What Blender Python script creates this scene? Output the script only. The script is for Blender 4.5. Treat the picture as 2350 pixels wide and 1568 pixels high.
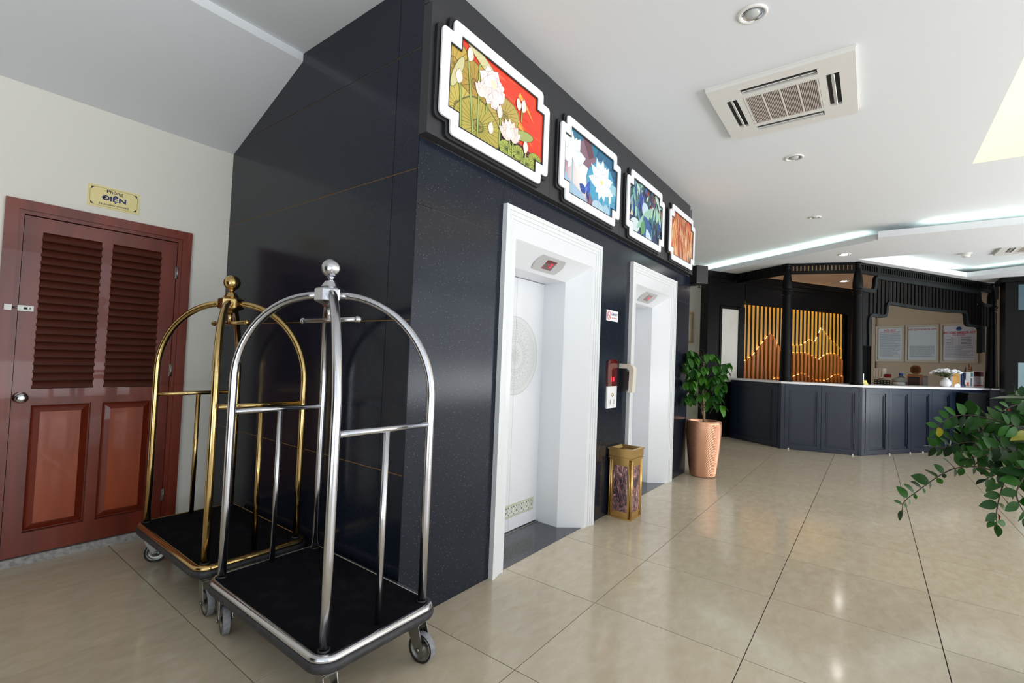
import bpy, bmesh, math, random
from math import sin, cos, pi, radians, sqrt
from mathutils import Vector, Matrix
random.seed(7)
sc = bpy.context.scene
for o in list(bpy.data.objects): bpy.data.objects.remove(o)
COL = sc.collection

# ------------------------------------------------------------------ camera
R_ = Vector((0.60170724, -0.79771732, 0.03994346))
U_ = Vector((-0.05105657, 0.01149232, 0.99862964))
F_ = Vector((0.7970832, 0.60292206, 0.0338137))
cd = bpy.data.cameras.new('camera'); cam = bpy.data.objects.new('camera', cd); COL.objects.link(cam)
cd.sensor_width = 36; cd.sensor_fit = 'HORIZONTAL'; cd.lens = 1092.42 * 36 / 2350
cd.clip_start = 0.05
m = Matrix((R_, U_, -F_)).transposed().to_4x4(); m.translation = (0, 0, 1.36)
cam.matrix_world = m; sc.camera = cam

# ------------------------------------------------------------------ world, daylight, exposure
w = bpy.data.worlds.new('sky'); sc.world = w; w.use_nodes = True
bg = w.node_tree.nodes['Background']
bg.inputs[0].default_value = (0.84, 0.92, 1.0, 1); bg.inputs[1].default_value = 1.15
def area(name, loc, rot, sx, sy, power, col=(1, 1, 1)):
    l = bpy.data.lights.new(name, 'AREA'); l.shape = 'RECTANGLE'; l.size = sx; l.size_y = sy
    l.energy = power; l.color = col
    o = bpy.data.objects.new(name, l); o.location = loc; o.rotation_euler = rot; COL.objects.link(o); return o
# daylight outside the glazed street front (y = -4.9) and outside the glazed rear (x = -2.1)
area('daylight_front', (7.3, -5.5, 1.7), (radians(90), 0, radians(0)), 18, 2.9, 350, (0.96, 0.98, 1.0))
# added up-light low outside the street front, to brighten the ceiling
area('added_uplight_front', (7.3, -7.3, -.25), (radians(145), 0, 0), 18, 3.6, 1450, (0.95, 0.975, 1.0))
area('daylight_rear', (-2.7, -1.6, 1.7), (radians(90), 0, radians(-90)), 6.0, 2.9, 25, (0.86, 0.94, 1.0))
area('added_uplight_rear', (-4.4, -1.6, -.25), (radians(145), 0, radians(-90)), 6.0, 3.0, 400, (0.84, 0.93, 1.0))  # added up-light beyond the rear glazing, lifts the sloped ceiling
area('daylight_skylight', (4.3, -2.4, 5.9), (0, 0, 0), 3.0, 3.0, 40, (1.0, 0.96, 0.9))
vs = sc.view_settings; vs.view_transform = 'Standard'; vs.look = 'None'; vs.gamma = 1; vs.exposure = 0.0
vs.use_curve_mapping = False
sc.cycles.use_denoising = True
sc.cycles.max_bounces = 8; sc.cycles.diffuse_bounces = 5; sc.cycles.glossy_bounces = 5
sc.cycles.caustics_reflective = False; sc.cycles.caustics_refractive = False
sc.cycles.sample_clamp_indirect = 6

# ------------------------------------------------------------------ materials
def S(r, g, b):
    f = lambda c: (c / 255 / 12.92) if c / 255 <= 0.04045 else ((c / 255 + 0.055) / 1.055) ** 2.4
    return (f(r), f(g), f(b), 1)
def mat(name, col, rough=0.5, metal=0.0, spec=0.5, coat=0.0, emit=None, es=0.0, noise=None, bump=None, trans=0.0, alpha=1.0, ior=1.5):
    mt = bpy.data.materials.new(name); mt.use_nodes = True
    nt = mt.node_tree; b = nt.nodes['Principled BSDF']
    b.inputs['Base Color'].default_value = col; b.inputs['Roughness'].default_value = rough
    b.inputs['Metallic'].default_value = metal; b.inputs['Specular IOR Level'].default_value = spec
    b.inputs['Coat Weight'].default_value = coat; b.inputs['IOR'].default_value = ior
    b.inputs['Transmission Weight'].default_value = trans; b.inputs['Alpha'].default_value = alpha
    if emit: b.inputs['Emission Color'].default_value = emit; b.inputs['Emission Strength'].default_value = es
    tc = nt.nodes.new('ShaderNodeTexCoord')
    if noise:   # (scale xyz, amount, colour2)
        mp = nt.nodes.new('ShaderNodeMapping'); mp.inputs['Scale'].default_value = noise[0]
        n = nt.nodes.new('ShaderNodeTexNoise'); n.inputs['Scale'].default_value = 1; n.inputs['Detail'].default_value = 5
        r = nt.nodes.new('ShaderNodeValToRGB'); r.color_ramp.elements[0].position = noise[1]; r.color_ramp.elements[1].position = noise[2]
        r.color_ramp.elements[0].color = col; r.color_ramp.elements[1].color = noise[3]
        nt.links.new(tc.outputs['Object'], mp.inputs[0]); nt.links.new(mp.outputs[0], n.inputs[0])
        nt.links.new(n.outputs[0], r.inputs[0]); nt.links.new(r.outputs[0], b.inputs['Base Color'])
    if bump:    # (scale, strength, distance)
        n2 = nt.nodes.new('ShaderNodeTexNoise'); n2.inputs['Scale'].default_value = bump[0]; n2.inputs['Detail'].default_value = 3
        bp = nt.nodes.new('ShaderNodeBump'); bp.inputs['Strength'].default_value = bump[1]; bp.inputs['Distance'].default_value = bump[2]
        nt.links.new(tc.outputs['Object'], n2.inputs[0]); nt.links.new(n2.outputs[0], bp.inputs['Height']); nt.links.new(bp.outputs[0], b.inputs['Normal'])
    return mt
M = {}
M['ceiling'] = mat('white_paint', S(224, 226, 229), 0.85, bump=(60, .08, .002))
M['beige'] = mat('cream_wall_paint', S(234, 231, 221), 0.8, bump=(40, .1, .002))
M['booth'] = mat('booth_painted_warm_light', S(205, 178, 155), 0.8)  # glow of the warm lamps put into the booth ceiling colour
M['postwall'] = mat('warm_beige_paint', S(214, 194, 166), 0.8)
M['void'] = mat('atrium_paint', S(244, 232, 208), 0.8)
M['fascia'] = mat('matt_black_panel', S(46, 46, 49), 0.5, bump=(25, .15, .002))
M['plate_black'] = mat('black_plate', S(30, 30, 32), 0.35)
M['white_plate'] = mat('white_plate', S(240, 240, 243), 0.3)
M['white'] = mat('white_lacquer', S(228, 230, 234), 0.2)
M['white_dull'] = mat('white_enamel', S(228, 230, 232), 0.3)
M['etch'] = mat('grey_etching', S(214, 217, 217), 0.45)
M['etch_dark'] = mat('grey_etching_lines', S(196, 198, 196), 0.5)
M['keyband'] = mat('olive_grey_etching', S(196, 199, 176), 0.4)
M['dark_gap'] = mat('dark_gap', S(20, 20, 24), 0.6)
M['joint'] = mat('brass_brown_joint', S(170, 124, 56), 0.5)
M['mahogany'] = mat('mahogany', S(126, 46, 24), 0.36, coat=.2, noise=((9, 9, 1.3), .35, .68, S(98, 32, 16)))
M['mahogany_pan'] = mat('mahogany_panel', S(166, 74, 34), 0.34, coat=.2, noise=((7, 7, 1.0), .38, .7, S(124, 46, 20)))
M['louver'] = mat('dark_stained_slat', S(92, 42, 26), 0.5, noise=((2, 12, 12), .4, .7, S(70, 30, 20)))
M['chrome'] = mat('chrome', S(208, 208, 213), 0.2, 1.0, bump=(90, .03, .001))
M['steel'] = mat('dull_steel', S(150, 150, 146), 0.38, 1.0)
M['brass'] = mat('brass', S(204, 174, 116), 0.17, 1.0, bump=(80, .03, .001))
M['brass_dull'] = mat('aged_brass', S(190, 154, 96), 0.25, 1.0)
M['rubber'] = mat('grey_rubber', S(42, 42, 46), 0.5, noise=((30, 30, 30), .4, .7, S(58, 58, 62)))
M['tread'] = mat('worn_grey_tread', S(128, 128, 134), 0.6, noise=((60, 60, 60), .4, .7, S(150, 150, 156)))
M['rubber_black'] = mat('black_rubber', S(24, 24, 26), 0.5)
M['carpet'] = mat('black_carpet', S(15, 15, 19), 0.95, spec=.1, noise=((14, 14, 14), .5, .75, S(27, 27, 32)), bump=(700, .6, .002))
M['red_glass'] = mat('dark_red_glass', S(96, 8, 6), 0.06, coat=1)
M['red_led'] = mat('red_led', S(255, 30, 40), 0.5, emit=S(255, 30, 50), es=3)
M['grey_plate'] = mat('grey_plate', S(186, 186, 186), 0.4)
M['paper'] = mat('white_paper', S(236, 236, 238), 0.5)
M['ivory'] = mat('ivory_plastic', S(226, 220, 204), 0.3)
M['yellow_sign'] = mat('pale_brass_sign', S(240, 224, 158), 0.35)
M['ink_navy'] = mat('navy_ink', S(22, 36, 110), 0.5)
M['ink_black'] = mat('black_ink', S(40, 40, 50), 0.5)
M['ink_red'] = mat('red_ink', S(196, 20, 36), 0.5)
M['ink_grey'] = mat('grey_ink', S(92, 98, 104), 0.6)
M['navy_paint'] = mat('satin_navy_black_paint', S(17, 28, 47), 0.28, spec=.5)
M['black_wood'] = mat('black_stained_wood', S(5, 5, 6), 0.42, spec=.14, bump=(30, .1, .002))
M['black_green'] = mat('black_green_paint', S(12, 18, 19), 0.45, spec=.22)
M['counter_top'] = mat('white_solid_surface', S(240, 240, 244), 0.2)
M['cream_panel'] = mat('cream_panel', S(222, 219, 212), 0.5, noise=((3, 3, 2), .5, .75, S(214, 200, 174)))
M['slat'] = mat('orange_wood', S(196, 116, 46), 0.45, noise=((20, 20, 2), .4, .7, S(166, 80, 24)))
M['slat_back'] = mat('golden_wood', S(226, 168, 62), 0.4, noise=((20, 20, 2), .4, .7, S(206, 142, 42)))
M['led_warm'] = mat('warm_led_strip', S(255, 220, 120), 0.5, emit=(1, .60, .16, 1), es=17)
M['led_cool_dim'] = mat('cool_led_strip_dim', S(235, 255, 245), 0.5, emit=(.80, 1, .92, 1), es=14)
M['led_cool'] = mat('cool_led_strip', S(235, 255, 245), 0.5, emit=(.80, 1, .92, 1), es=30)
M['lamp_on'] = mat('lit_lamp', S(255, 255, 255), 0.5, emit=(1, .98, .94, 1), es=60)
M['lamp_off'] = mat('unlit_lamp_glass', S(186, 188, 186), 0.2)
M['acwhite'] = mat('off_white_plastic', S(226, 223, 218), 0.4)
M['acgrille'] = mat('taupe_grille_plastic', S(196, 184, 174), 0.5)
M['acback'] = mat('dark_taupe', S(140, 124, 112), 0.7)
M['black_plastic'] = mat('black_plastic', S(18, 18, 20), 0.35)
M['soil'] = mat('soil', S(46, 32, 24), 0.9, bump=(60, .6, .01))
M['bark'] = mat('pale_bark', S(176, 148, 120), 0.7, noise=((30, 30, 8), .4, .7, S(140, 112, 88)))
M['stem'] = mat('dark_green_stem', S(44, 58, 30), 0.5)
M['stem_brown'] = mat('brown_stem', S(58, 44, 30), 0.5)
def leafmat(name, c1, c2, rough=.3):
    mt = mat(name, S(*c1), rough, spec=.25)
    nt = mt.node_tree; b = nt.nodes['Principled BSDF']
    oi = nt.nodes.new('ShaderNodeObjectInfo'); mx = nt.nodes.new('ShaderNodeMix'); mx.data_type = 'RGBA'
    mx.inputs[6].default_value = S(*c1); mx.inputs[7].default_value = S(*c2)
    nt.links.new(oi.outputs['Random'], mx.inputs[0]); nt.links.new(mx.outputs[2], b.inputs['Base Color'])
    return mt
M['leaf_a'] = leafmat('tree_leaf_green', (22, 66, 22), (64, 118, 34), .3)
M['leaf_z'] = leafmat('glossy_leaf_green', (9, 40, 10), (40, 92, 16), .45)
M['leaf_y'] = leafmat('yellowing_leaf', (96, 116, 30), (160, 150, 40), .4)
M['leaf_b'] = leafmat('dead_leaf', (110, 44, 24), (150, 70, 30), .6)
M['jug'] = mat('clear_blue_plastic', (.75, .88, .95, 1), .08, trans=.85, ior=1.2)
M['blue_cap'] = mat('blue_plastic', S(24, 74, 150), .4)
M['ceramic'] = mat('white_ceramic', S(232, 232, 236), .2)
M['glass_pane'] = mat('grey_glass', S(60, 66, 68), .08)
M['teal_glass'] = mat('frosted_teal_glass', S(120, 146, 156), .3)
M['teal_dark'] = mat('dark_teal_glass', S(62, 88, 100), .25)
M['petal'] = mat('white_petal', S(244, 246, 248), .6)

def granite():
    mt = bpy.data.materials.new('black_granite'); mt.use_nodes = True; nt = mt.node_tree; b = nt.nodes['Principled BSDF']
    b.inputs['Roughness'].default_value = .17; b.inputs['Specular IOR Level'].default_value = .26
    tc = nt.nodes.new('ShaderNodeTexCoord'); oi = nt.nodes.new('ShaderNodeObjectInfo')
    ad = nt.nodes.new('ShaderNodeVectorMath'); ad.operation = 'ADD'
    nt.links.new(tc.outputs['Object'], ad.inputs[0]); nt.links.new(oi.outputs['Location'], ad.inputs[1])
    v = nt.nodes.new('ShaderNodeTexVoronoi'); v.inputs['Scale'].default_value = 95
    cr = nt.nodes.new('ShaderNodeValToRGB'); cr.color_ramp.elements[0].position = .07; cr.color_ramp.elements[1].position = .14
    cr.color_ramp.elements[0].color = (1, 1, 1, 1); cr.color_ramp.elements[1].color = (0, 0, 0, 1)
    sp = nt.nodes.new('ShaderNodeSeparateColor'); gt = nt.nodes.new('ShaderNodeMath'); gt.operation = 'GREATER_THAN'; gt.inputs[1].default_value = .5
    mu = nt.nodes.new('ShaderNodeMath'); mu.operation = 'MULTIPLY'
    n = nt.nodes.new('ShaderNodeTexNoise'); n.inputs['Scale'].default_value = 240; n.inputs['Detail'].default_value = 2
    mx0 = nt.nodes.new('ShaderNodeMix'); mx0.data_type = 'RGBA'; mx0.inputs[6].default_value = S(10, 12, 18); mx0.inputs[7].default_value = S(36, 43, 58)
    mx = nt.nodes.new('ShaderNodeMix'); mx.data_type = 'RGBA'; mx.inputs[7].default_value = S(170, 172, 176)
    L = nt.links.new
    L(ad.outputs[0], v.inputs['Vector']); L(v.outputs['Distance'], cr.inputs[0]); L(v.outputs['Color'], sp.inputs[0]); L(sp.outputs[0], gt.inputs[0])
    L(cr.outputs[0], mu.inputs[0]); L(gt.outputs[0], mu.inputs[1]); L(ad.outputs[0], n.inputs[0]); L(n.outputs[0], mx0.inputs[0])
    L(mx0.outputs[2], mx.inputs[6]); L(mu.outputs[0], mx.inputs[0]); L(mx.outputs[2], b.inputs['Base Color'])
    return mt
M['granite'] = granite()
M['sill_granite'] = mat('grey_black_granite_sill', S(56, 58, 64), .12, spec=.5, noise=((200, 200, 200), .4, .7, S(78, 80, 86)))

def floor_mat():
    mt = bpy.data.materials.new('polished_beige_tile'); mt.use_nodes = True; nt = mt.node_tree; b = nt.nodes['Principled BSDF']; L = nt.links.new
    b.inputs['Roughness'].default_value = .1; b.inputs['Specular IOR Level'].default_value = .6
    tc = nt.nodes.new('ShaderNodeTexCoord'); oi = nt.nodes.new('ShaderNodeObjectInfo')
    ad = nt.nodes.new('ShaderNodeVectorMath'); ad.operation = 'MULTIPLY_ADD'; ad.inputs[1].default_value = (1, 1, 1)
    sc_ = nt.nodes.new('ShaderNodeVectorMath'); sc_.operation = 'SCALE'; sc_.inputs[3].default_value = 3.7
    L(oi.outputs['Location'], sc_.inputs[0]); L(tc.outputs['Object'], ad.inputs[0]); L(sc_.outputs[0], ad.inputs[2])
    mp = nt.nodes.new('ShaderNodeMapping'); mp.inputs['Scale'].default_value = (6, 12, 1); mp.inputs['Rotation'].default_value = (0, 0, radians(52))
    n = nt.nodes.new('ShaderNodeTexNoise'); n.inputs['Scale'].default_value = 1.4; n.inputs['Detail'].default_value = 8; n.inputs['Roughness'].default_value = .62; n.inputs['Distortion'].default_value = .5
    cr = nt.nodes.new('ShaderNodeValToRGB'); e = cr.color_ramp.elements
    e[0].position = .25; e[0].color = S(190, 175, 151); e[1].position = .78; e[1].color = S(209, 197, 177)
    k = e.new(.52); k.color = S(199, 186, 163)
    L(ad.outputs[0], mp.inputs[0]); L(mp.outputs[0], n.inputs[0]); L(n.outputs[0], cr.inputs[0])
    hs = nt.nodes.new('ShaderNodeHueSaturation'); mr = nt.nodes.new('ShaderNodeMapRange'); mr.inputs[3].default_value = .95; mr.inputs[4].default_value = 1.03
    L(oi.outputs['Random'], mr.inputs[0]); L(mr.outputs[0], hs.inputs['Value']); L(cr.outputs[0], hs.inputs['Color']); L(hs.outputs[0], b.inputs['Base Color'])
    n2 = nt.nodes.new('ShaderNodeTexNoise'); n2.inputs['Scale'].default_value = 3; mr2 = nt.nodes.new('ShaderNodeMapRange'); mr2.inputs[3].default_value = .07; mr2.inputs[4].default_value = .17
    L(ad.outputs[0], n2.inputs[0]); L(n2.outputs[0], mr2.inputs[0]); L(mr2.outputs[0], b.inputs['Roughness'])
    return mt
M['tile'] = floor_mat()
M['grout'] = mat('dark_grout', S(52, 44, 36), .9)

def marble():
    mt = bpy.data.materials.new('rose_black_marble'); mt.use_nodes = True; nt = mt.node_tree; b = nt.nodes['Principled BSDF']; L = nt.links.new
    b.inputs['Roughness'].default_value = .15
    tc = nt.nodes.new('ShaderNodeTexCoord'); mp = nt.nodes.new('ShaderNodeMapping'); mp.inputs['Scale'].default_value = (9, 9, 4.5); mp.inputs['Rotation'].default_value = (.3, .6, .2)
    n = nt.nodes.new('ShaderNodeTexNoise'); n.inputs['Scale'].default_value = 1.8; n.inputs['Detail'].default_value = 9; n.inputs['Distortion'].default_value = 2.2; n.inputs['Roughness'].default_value = .7
    cr = nt.nodes.new('ShaderNodeValToRGB'); e = cr.color_ramp.elements
    e[0].position = .38; e[0].color = S(50, 48, 60); e[1].position = .59; e[1].color = S(236, 190, 184)
    k = e.new(.45); k.color = S(80, 68, 78); k = e.new(.51); k.color = S(176, 122, 120); k = e.new(.55); k.color = S(66, 60, 70)
    L(tc.outputs['Object'], mp.inputs[0]); L(mp.outputs[0], n.inputs[0]); L(n.outputs[0], cr.inputs[0]); L(cr.outputs[0], b.inputs['Base Color'])
    return mt
M['marble'] = marble()

M['copper'] = mat('rippled_copper_glaze', S(222, 166, 134), .3, metal=.7)

def printmat():
    mt = bpy.data.materials.new('printed_picture'); mt.use_nodes = True; nt = mt.node_tree; b = nt.nodes['Principled BSDF']
    a = nt.nodes.new('ShaderNodeVertexColor'); a.layer_name = 'col'; nt.links.new(a.outputs[0], b.inputs['Base Color'])
    b.inputs['Roughness'].default_value = .25; return mt
M['print'] = printmat()

# ------------------------------------------------------------------ geometry helpers (all in world coordinates)
class Fr:
    """a local frame on plan: s along the angle, t to its left, z up"""
    def __init__(s, x=0, y=0, deg=0):
        s.x, s.y = x, y; a = radians(deg); s.c, s.s = cos(a), sin(a); s.deg = deg
    def __call__(s, a, b, z=0): return Vector((s.x + a * s.c - b * s.s, s.y + a * s.s + b * s.c, z))
WF = Fr()
class MB:
    def __init__(s): s.v = []; s.f = []; s.mi = []; s.sm = []; s.cols = []
    def add(s, vs, fs, mi=0, smooth=False, col=None):
        b = len(s.v); s.v += [Vector(v) for v in vs]
        for f in fs: s.f.append([b + i for i in f]); s.mi.append(mi); s.sm.append(smooth); s.cols.append(col)
        return s
    def box(s, fr, a0, a1, b0, b1, z0, z1, mi=0, bev=0):
        if bev:
            bm = bmesh.new(); bmesh.ops.create_cube(bm, size=1)
            for v in bm.verts: v.co = Vector((v.co.x * (a1 - a0), v.co.y * (b1 - b0), v.co.z * (z1 - z0)))
            bmesh.ops.bevel(bm, geom=bm.edges[:], offset=bev, segments=2, affect='EDGES', profile=.6)
            ca, cb, cz = (a0 + a1) / 2, (b0 + b1) / 2, (z0 + z1) / 2
            bm.verts.ensure_lookup_table()
            s.add([fr(v.co.x + ca, v.co.y + cb, v.co.z + cz) for v in bm.verts], [[v.index for v in f.verts] for f in bm.faces], mi); bm.free(); return s
        vs = [fr(a, b, z) for z in (z0, z1) for (a, b) in ((a0, b0), (a1, b0), (a1, b1), (a0, b1))]
        return s.add(vs, [(3, 2, 1, 0), (4, 5, 6, 7), (0, 1, 5, 4), (1, 2, 6, 5), (2, 3, 7, 6), (3, 0, 4, 7)], mi)
    def prism(s, pts, z0, z1, mi=0):   # pts: plan polygon (x, y), ccw
        n = len(pts)
        s.add([(p[0], p[1], z0) for p in pts] + [(p[0], p[1], z1) for p in pts],
              [list(range(n))[::-1], list(range(n, 2 * n))] + [(i, (i + 1) % n, n + (i + 1) % n, n + i) for i in range(n)], mi); return s
    def slab(s, fr, pts, b0, b1, mi=0, smooth=False):  # pts (a, z) polygon extruded across t from b0 to b1
        n = len(pts)
        s.add([fr(p[0], b0, p[1]) for p in pts] + [fr(p[0], b1, p[1]) for p in pts],
              [list(range(n)), list(range(n, 2 * n))[::-1]], mi)
        s.add([fr(p[0], b0, p[1]) for p in pts] + [fr(p[0], b1, p[1]) for p in pts],
              [(i, n + i, n + (i + 1) % n, (i + 1) % n) for i in range(n)], mi, smooth); return s
    def ring(s, fr, outer, inner, b0, b1, mi=0):   # two (a, z) loops of equal count
        n = len(outer); P = [fr(p[0], b, p[1]) for b in (b0, b1) for L in (outer, inner) for p in L]
        fs = []
        for i in range(n):
            j = (i + 1) % n
            fs += [(i, j, n + j, n + i), (2 * n + j, 2 * n + i, 3 * n + i, 3 * n + j), (j, i, 2 * n + i, 2 * n + j), (n + i, n + j, 3 * n + j, 3 * n + i)]
        s.add(P, fs, mi); return s
    def tube(s, path, r, n=16, mi=0, cap=True):
        P = [Vector(p) for p in path]; rr = r if isinstance(r, (list, tuple)) else [r] * len(P)
        t0 = (P[1] - P[0]).normalized(); up = Vector((0, 0, 1)) if abs(t0.z) < .9 else Vector((1, 0, 0))
        x = t0.cross(up).normalized(); vs = []
        for i, p in enumerate(P):
            t = (P[min(i + 1, len(P) - 1)] - P[max(i - 1, 0)]).normalized()
            x = (x - t * x.dot(t)).normalized(); y = t.cross(x)
            for k in range(n): a = 2 * pi * k / n; vs.append(p + (x * cos(a) + y * sin(a)) * rr[i])
        fs = [(i * n + k, i * n + (k + 1) % n, (i + 1) * n + (k + 1) % n, (i + 1) * n + k) for i in range(len(P) - 1) for k in range(n)]
        s.add(vs, fs, mi, True)
        if cap:
            s.add(vs[:n], [list(range(n))[::-1]], mi); s.add(vs[-n:], [list(range(n))], mi)
        return s
    def lathe(s, c, prof, n=24, mi=0, smooth=True, rot=0, cap=True, axis=None):
        ax = Matrix.Identity(3) if axis is None else Vector((0, 0, 1)).rotation_difference(Vector(axis)).to_matrix()
        c = Vector(c); vs = []
        for r, z in prof:
            for k in range(n): a = 2 * pi * k / n + rot; vs.append(c + ax @ Vector((r * cos(a), r * sin(a), z)))
        fs = [(i * n + k, i * n + (k + 1) % n, (i + 1) * n + (k + 1) % n, (i + 1) * n + k) for i in range(len(prof) - 1) for k in range(n)]
        s.add(vs, fs, mi, smooth)
        if cap:
            if prof[0][0] > 1e-4: s.add(vs[:n], [list(range(n))[::-1]], mi)
            if prof[-1][0] > 1e-4: s.add(vs[-n:], [list(range(n))], mi)
        return s
    def sphere(s, c, r, n=24, mi=0):
        m_ = n // 2; return s.lathe(c, [(r * sin(pi * i / m_) + 1e-5, -r * cos(pi * i / m_)) for i in range(m_ + 1)], n, mi, True, cap=False)
    def text(s, txt, size, place, mi=0, bold=0.0, ax='CENTER', sx=1.0, th=.0006):
        cu = bpy.data.curves.new('t', 'FONT'); cu.body = txt; cu.size = size; cu.align_x = ax; cu.align_y = 'CENTER'; cu.extrude = th / 2; cu.offset = bold; cu.resolution_u = 3
        to = bpy.data.objects.new('t', cu); me = bpy.data.meshes.new_from_object(to)
        s.add([place(v.co.x * sx, v.co.y, v.co.z) for v in me.vertices], [list(p.vertices) for p in me.polygons], mi)
        bpy.data.objects.remove(to); bpy.data.meshes.remove(me); bpy.data.curves.remove(cu); return s
WO = {}
def wpos(o): return WO[o.name] if o is not None else Vector((0, 0, 0))
def obj(name, mb, mats, parent=None, origin=None):
    if not isinstance(mats, (list, tuple)): mats = [mats]
    xs = [v.x for v in mb.v]; ys = [v.y for v in mb.v]; zs = [v.z for v in mb.v]
    o3 = Vector(origin) if origin is not None else Vector(((min(xs) + max(xs)) / 2, (min(ys) + max(ys)) / 2, min(zs)))
    me = bpy.data.meshes.new(name); me.from_pydata([v - o3 for v in mb.v], [], mb.f)
    for k in mats: me.materials.append(k)
    me.polygons.foreach_set('material_index', mb.mi); me.polygons.foreach_set('use_smooth', mb.sm)
    if any(c is not None for c in mb.cols):
        ca = me.color_attributes.new('col', 'FLOAT_COLOR', 'CORNER')
        for p, c in zip(me.polygons, mb.cols):
            for li in p.loop_indices: ca.data[li].color = c
    me.validate(); me.update()
    bm = bmesh.new(); bm.from_mesh(me)
    if not any(c is not None for c in mb.cols): bmesh.ops.remove_doubles(bm, verts=bm.verts, dist=1e-6)
    bmesh.ops.recalc_face_normals(bm, faces=bm.faces); bm.to_mesh(me); bm.free()
    o = bpy.data.objects.new(name, me); COL.objects.link(o)
    o.parent = parent; o.location = o3 - wpos(parent); WO[o.name] = o3
    return o
def tag(o, label, cat, group=None):
    o['label'] = label; o['category'] = cat
    if group: o['group'] = group
    return o
def empty(name, loc, label=None, cat=None, group=None, kind=None):
    o = bpy.data.objects.new(name, None); o.empty_display_size = .1; COL.objects.link(o); o.location = loc; WO[o.name] = Vector(loc)
    if label: tag(o, label, cat, group)
    if kind: o['kind'] = kind
    return o
def struct(name, mb, mats, parent=None):
    o = obj(name, mb, mats, parent)
    if parent is None: o['kind'] = 'structure'
    return o
def clone(o, loc, parent):
    c = o.copy(); COL.objects.link(c); c.parent = parent; c.location = Vector(loc) - wpos(parent); WO[c.name] = Vector(loc); return c
def box_obj(name, fr, a0, a1, b0, b1, z0, z1, m_, parent=None, bev=0):
    return obj(name, MB().box(fr, a0, a1, b0, b1, z0, z1, 0, bev), m_, parent)

# ================================================================== THE SETTING
D1, D2, C1, ZC = 1.862, 4.05, 1.603, 3.34
# floor: dark grout bed, one object for each polished tile
fl = struct('floor', MB().box(WF, -2.3, 17, -5.0, 4.9, -.12, -.012), M['grout'])
TX, TY, g = .755, .763, .0023
t0 = None
for i in range(-4, 18):
    for j in range(-6, 6):
        x0, y0 = .98 + TX * i, -.30 + TY * j
        if x0 > 1.6 and x0 + TX < 6.3 and y0 > 1.9: continue
        if x0 > 13.2: continue
        c = (x0 + TX / 2, y0 + TY / 2, -.012)
        if t0 is None:
            t0 = obj('floor_tile', MB().box(WF, x0 + g, x0 + TX - g, y0 + g, y0 + TY - g, -.012, 0), M['tile'], fl)
        else: clone(t0, c, fl)

# ceilings
mb = MB()
for a in ((-2.3, 17.2, -.73, 3.06), (1.603, 17.2, 3.06, 4.9), (-2.3, 2.6, -5.1, -.73), (6.05, 17.2, -5.1, -.73), (2.6, 6.05, -5.1, -4.3)):
    mb.box(WF, a[0], a[1], a[2], a[3], ZC, ZC + .16)
struct('ceiling', mb, M['ceiling'])
FY = Fr(0, 0, 90)
struct('ceiling_slope', MB().slab(FY, [(3.06, ZC), (3.06, 3.285), (4.3, 2.775), (4.3, 3.6), (3.06, 3.6)], 2.3, -1.603), M['ceiling'])
mb = MB()   # atrium shaft above the opening
for a in ((2.5, 2.602, -4.4, -.63), (6.048, 6.15, -4.4, -.63), (2.602, 6.048, -.732, -.63), (2.602, 6.048, -4.4, -4.298)):
    mb.box(WF, a[0], a[1], a[2], a[3], ZC + .001, 5.6)
struct('wall_atrium', mb, M['void'])
# dropped ceiling of the reception with its coffer; lip lit from behind
UW = Fr(9.65, .19, -32)
e1a = UW(-.42, -.13); e1b = UW(2.75, -.13)
dv = Vector((-.53, -.848, 0))
e2b = e1b + dv * 4.2
hole = [(9.33, -3.9), (e2b.x, e2b.y), (e1b.x, e1b.y), (e1a.x, e1a.y), (9.4, e1a.y - .1)]
outer = [(8.0, -5.1), (17.2, -5.1), (17.2, 3.75), (10.5, 3.75), (8.17, .0), (8.17, -.05), (8.0, -.05)]
ZS0, ZS1 = 3.17, 3.255
def annulus(mb, outer, hole, z0, z1):
    # cut the ring between the outer line and the hole into convex pieces
    H = [Vector((p[0], p[1])) for p in hole]
    bl, br, tr_, tl, nl = H[0], H[1], H[2], H[3], H[4]
    pcs = [[(8.0, -5.1), (17.2, -5.1), tuple(br), tuple(bl)],
           [(17.2, -5.1), (17.2, 3.75), tuple(tr_), tuple(br)],
           [(17.2, 3.75), (10.5, 3.75), tuple(tl), tuple(tr_)],
           [(10.5, 3.75), (8.17, .0), tuple(nl), tuple(tl)],
           [(8.17, .0), (8.17, -.05), (8.0, -.05), (8.0, -5.1), tuple(bl), tuple(nl)]]
    for p in pcs: mb.prism(p, z0, z1)
mb = MB(); annulus(mb, outer, hole, ZS0, ZS1)
sl = struct('ceiling_reception', mb, M['ceiling'])
def strip(name, p, q, off, h=.012, m_=None):   # led strip lying on top of the dropped ceiling
    p, q = Vector(p), Vector(q); d = q - p; L_ = d.length
    fr = Fr(p.x, p.y, math.degrees(math.atan2(d.y, d.x)))
    return obj(name, MB().box(fr, .05, L_ - .05, off, off + .02, ZS1 + .001, ZS1 + h), m_ or M['led_cool'], sl)
strip('light_strip', (10.4, 3.55), (8.25, .1), .08)
strip('light_strip', (8.0, -.5), (8.0, -4.9), .08)
strip('light_strip', (e1b.x, e1b.y), (e1a.x, e1a.y), -.12, m_=M['led_cool_dim'])
strip('light_strip', (e2b.x, e2b.y), (e1b.x, e1b.y), -.10, m_=M['led_cool_dim'])

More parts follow.
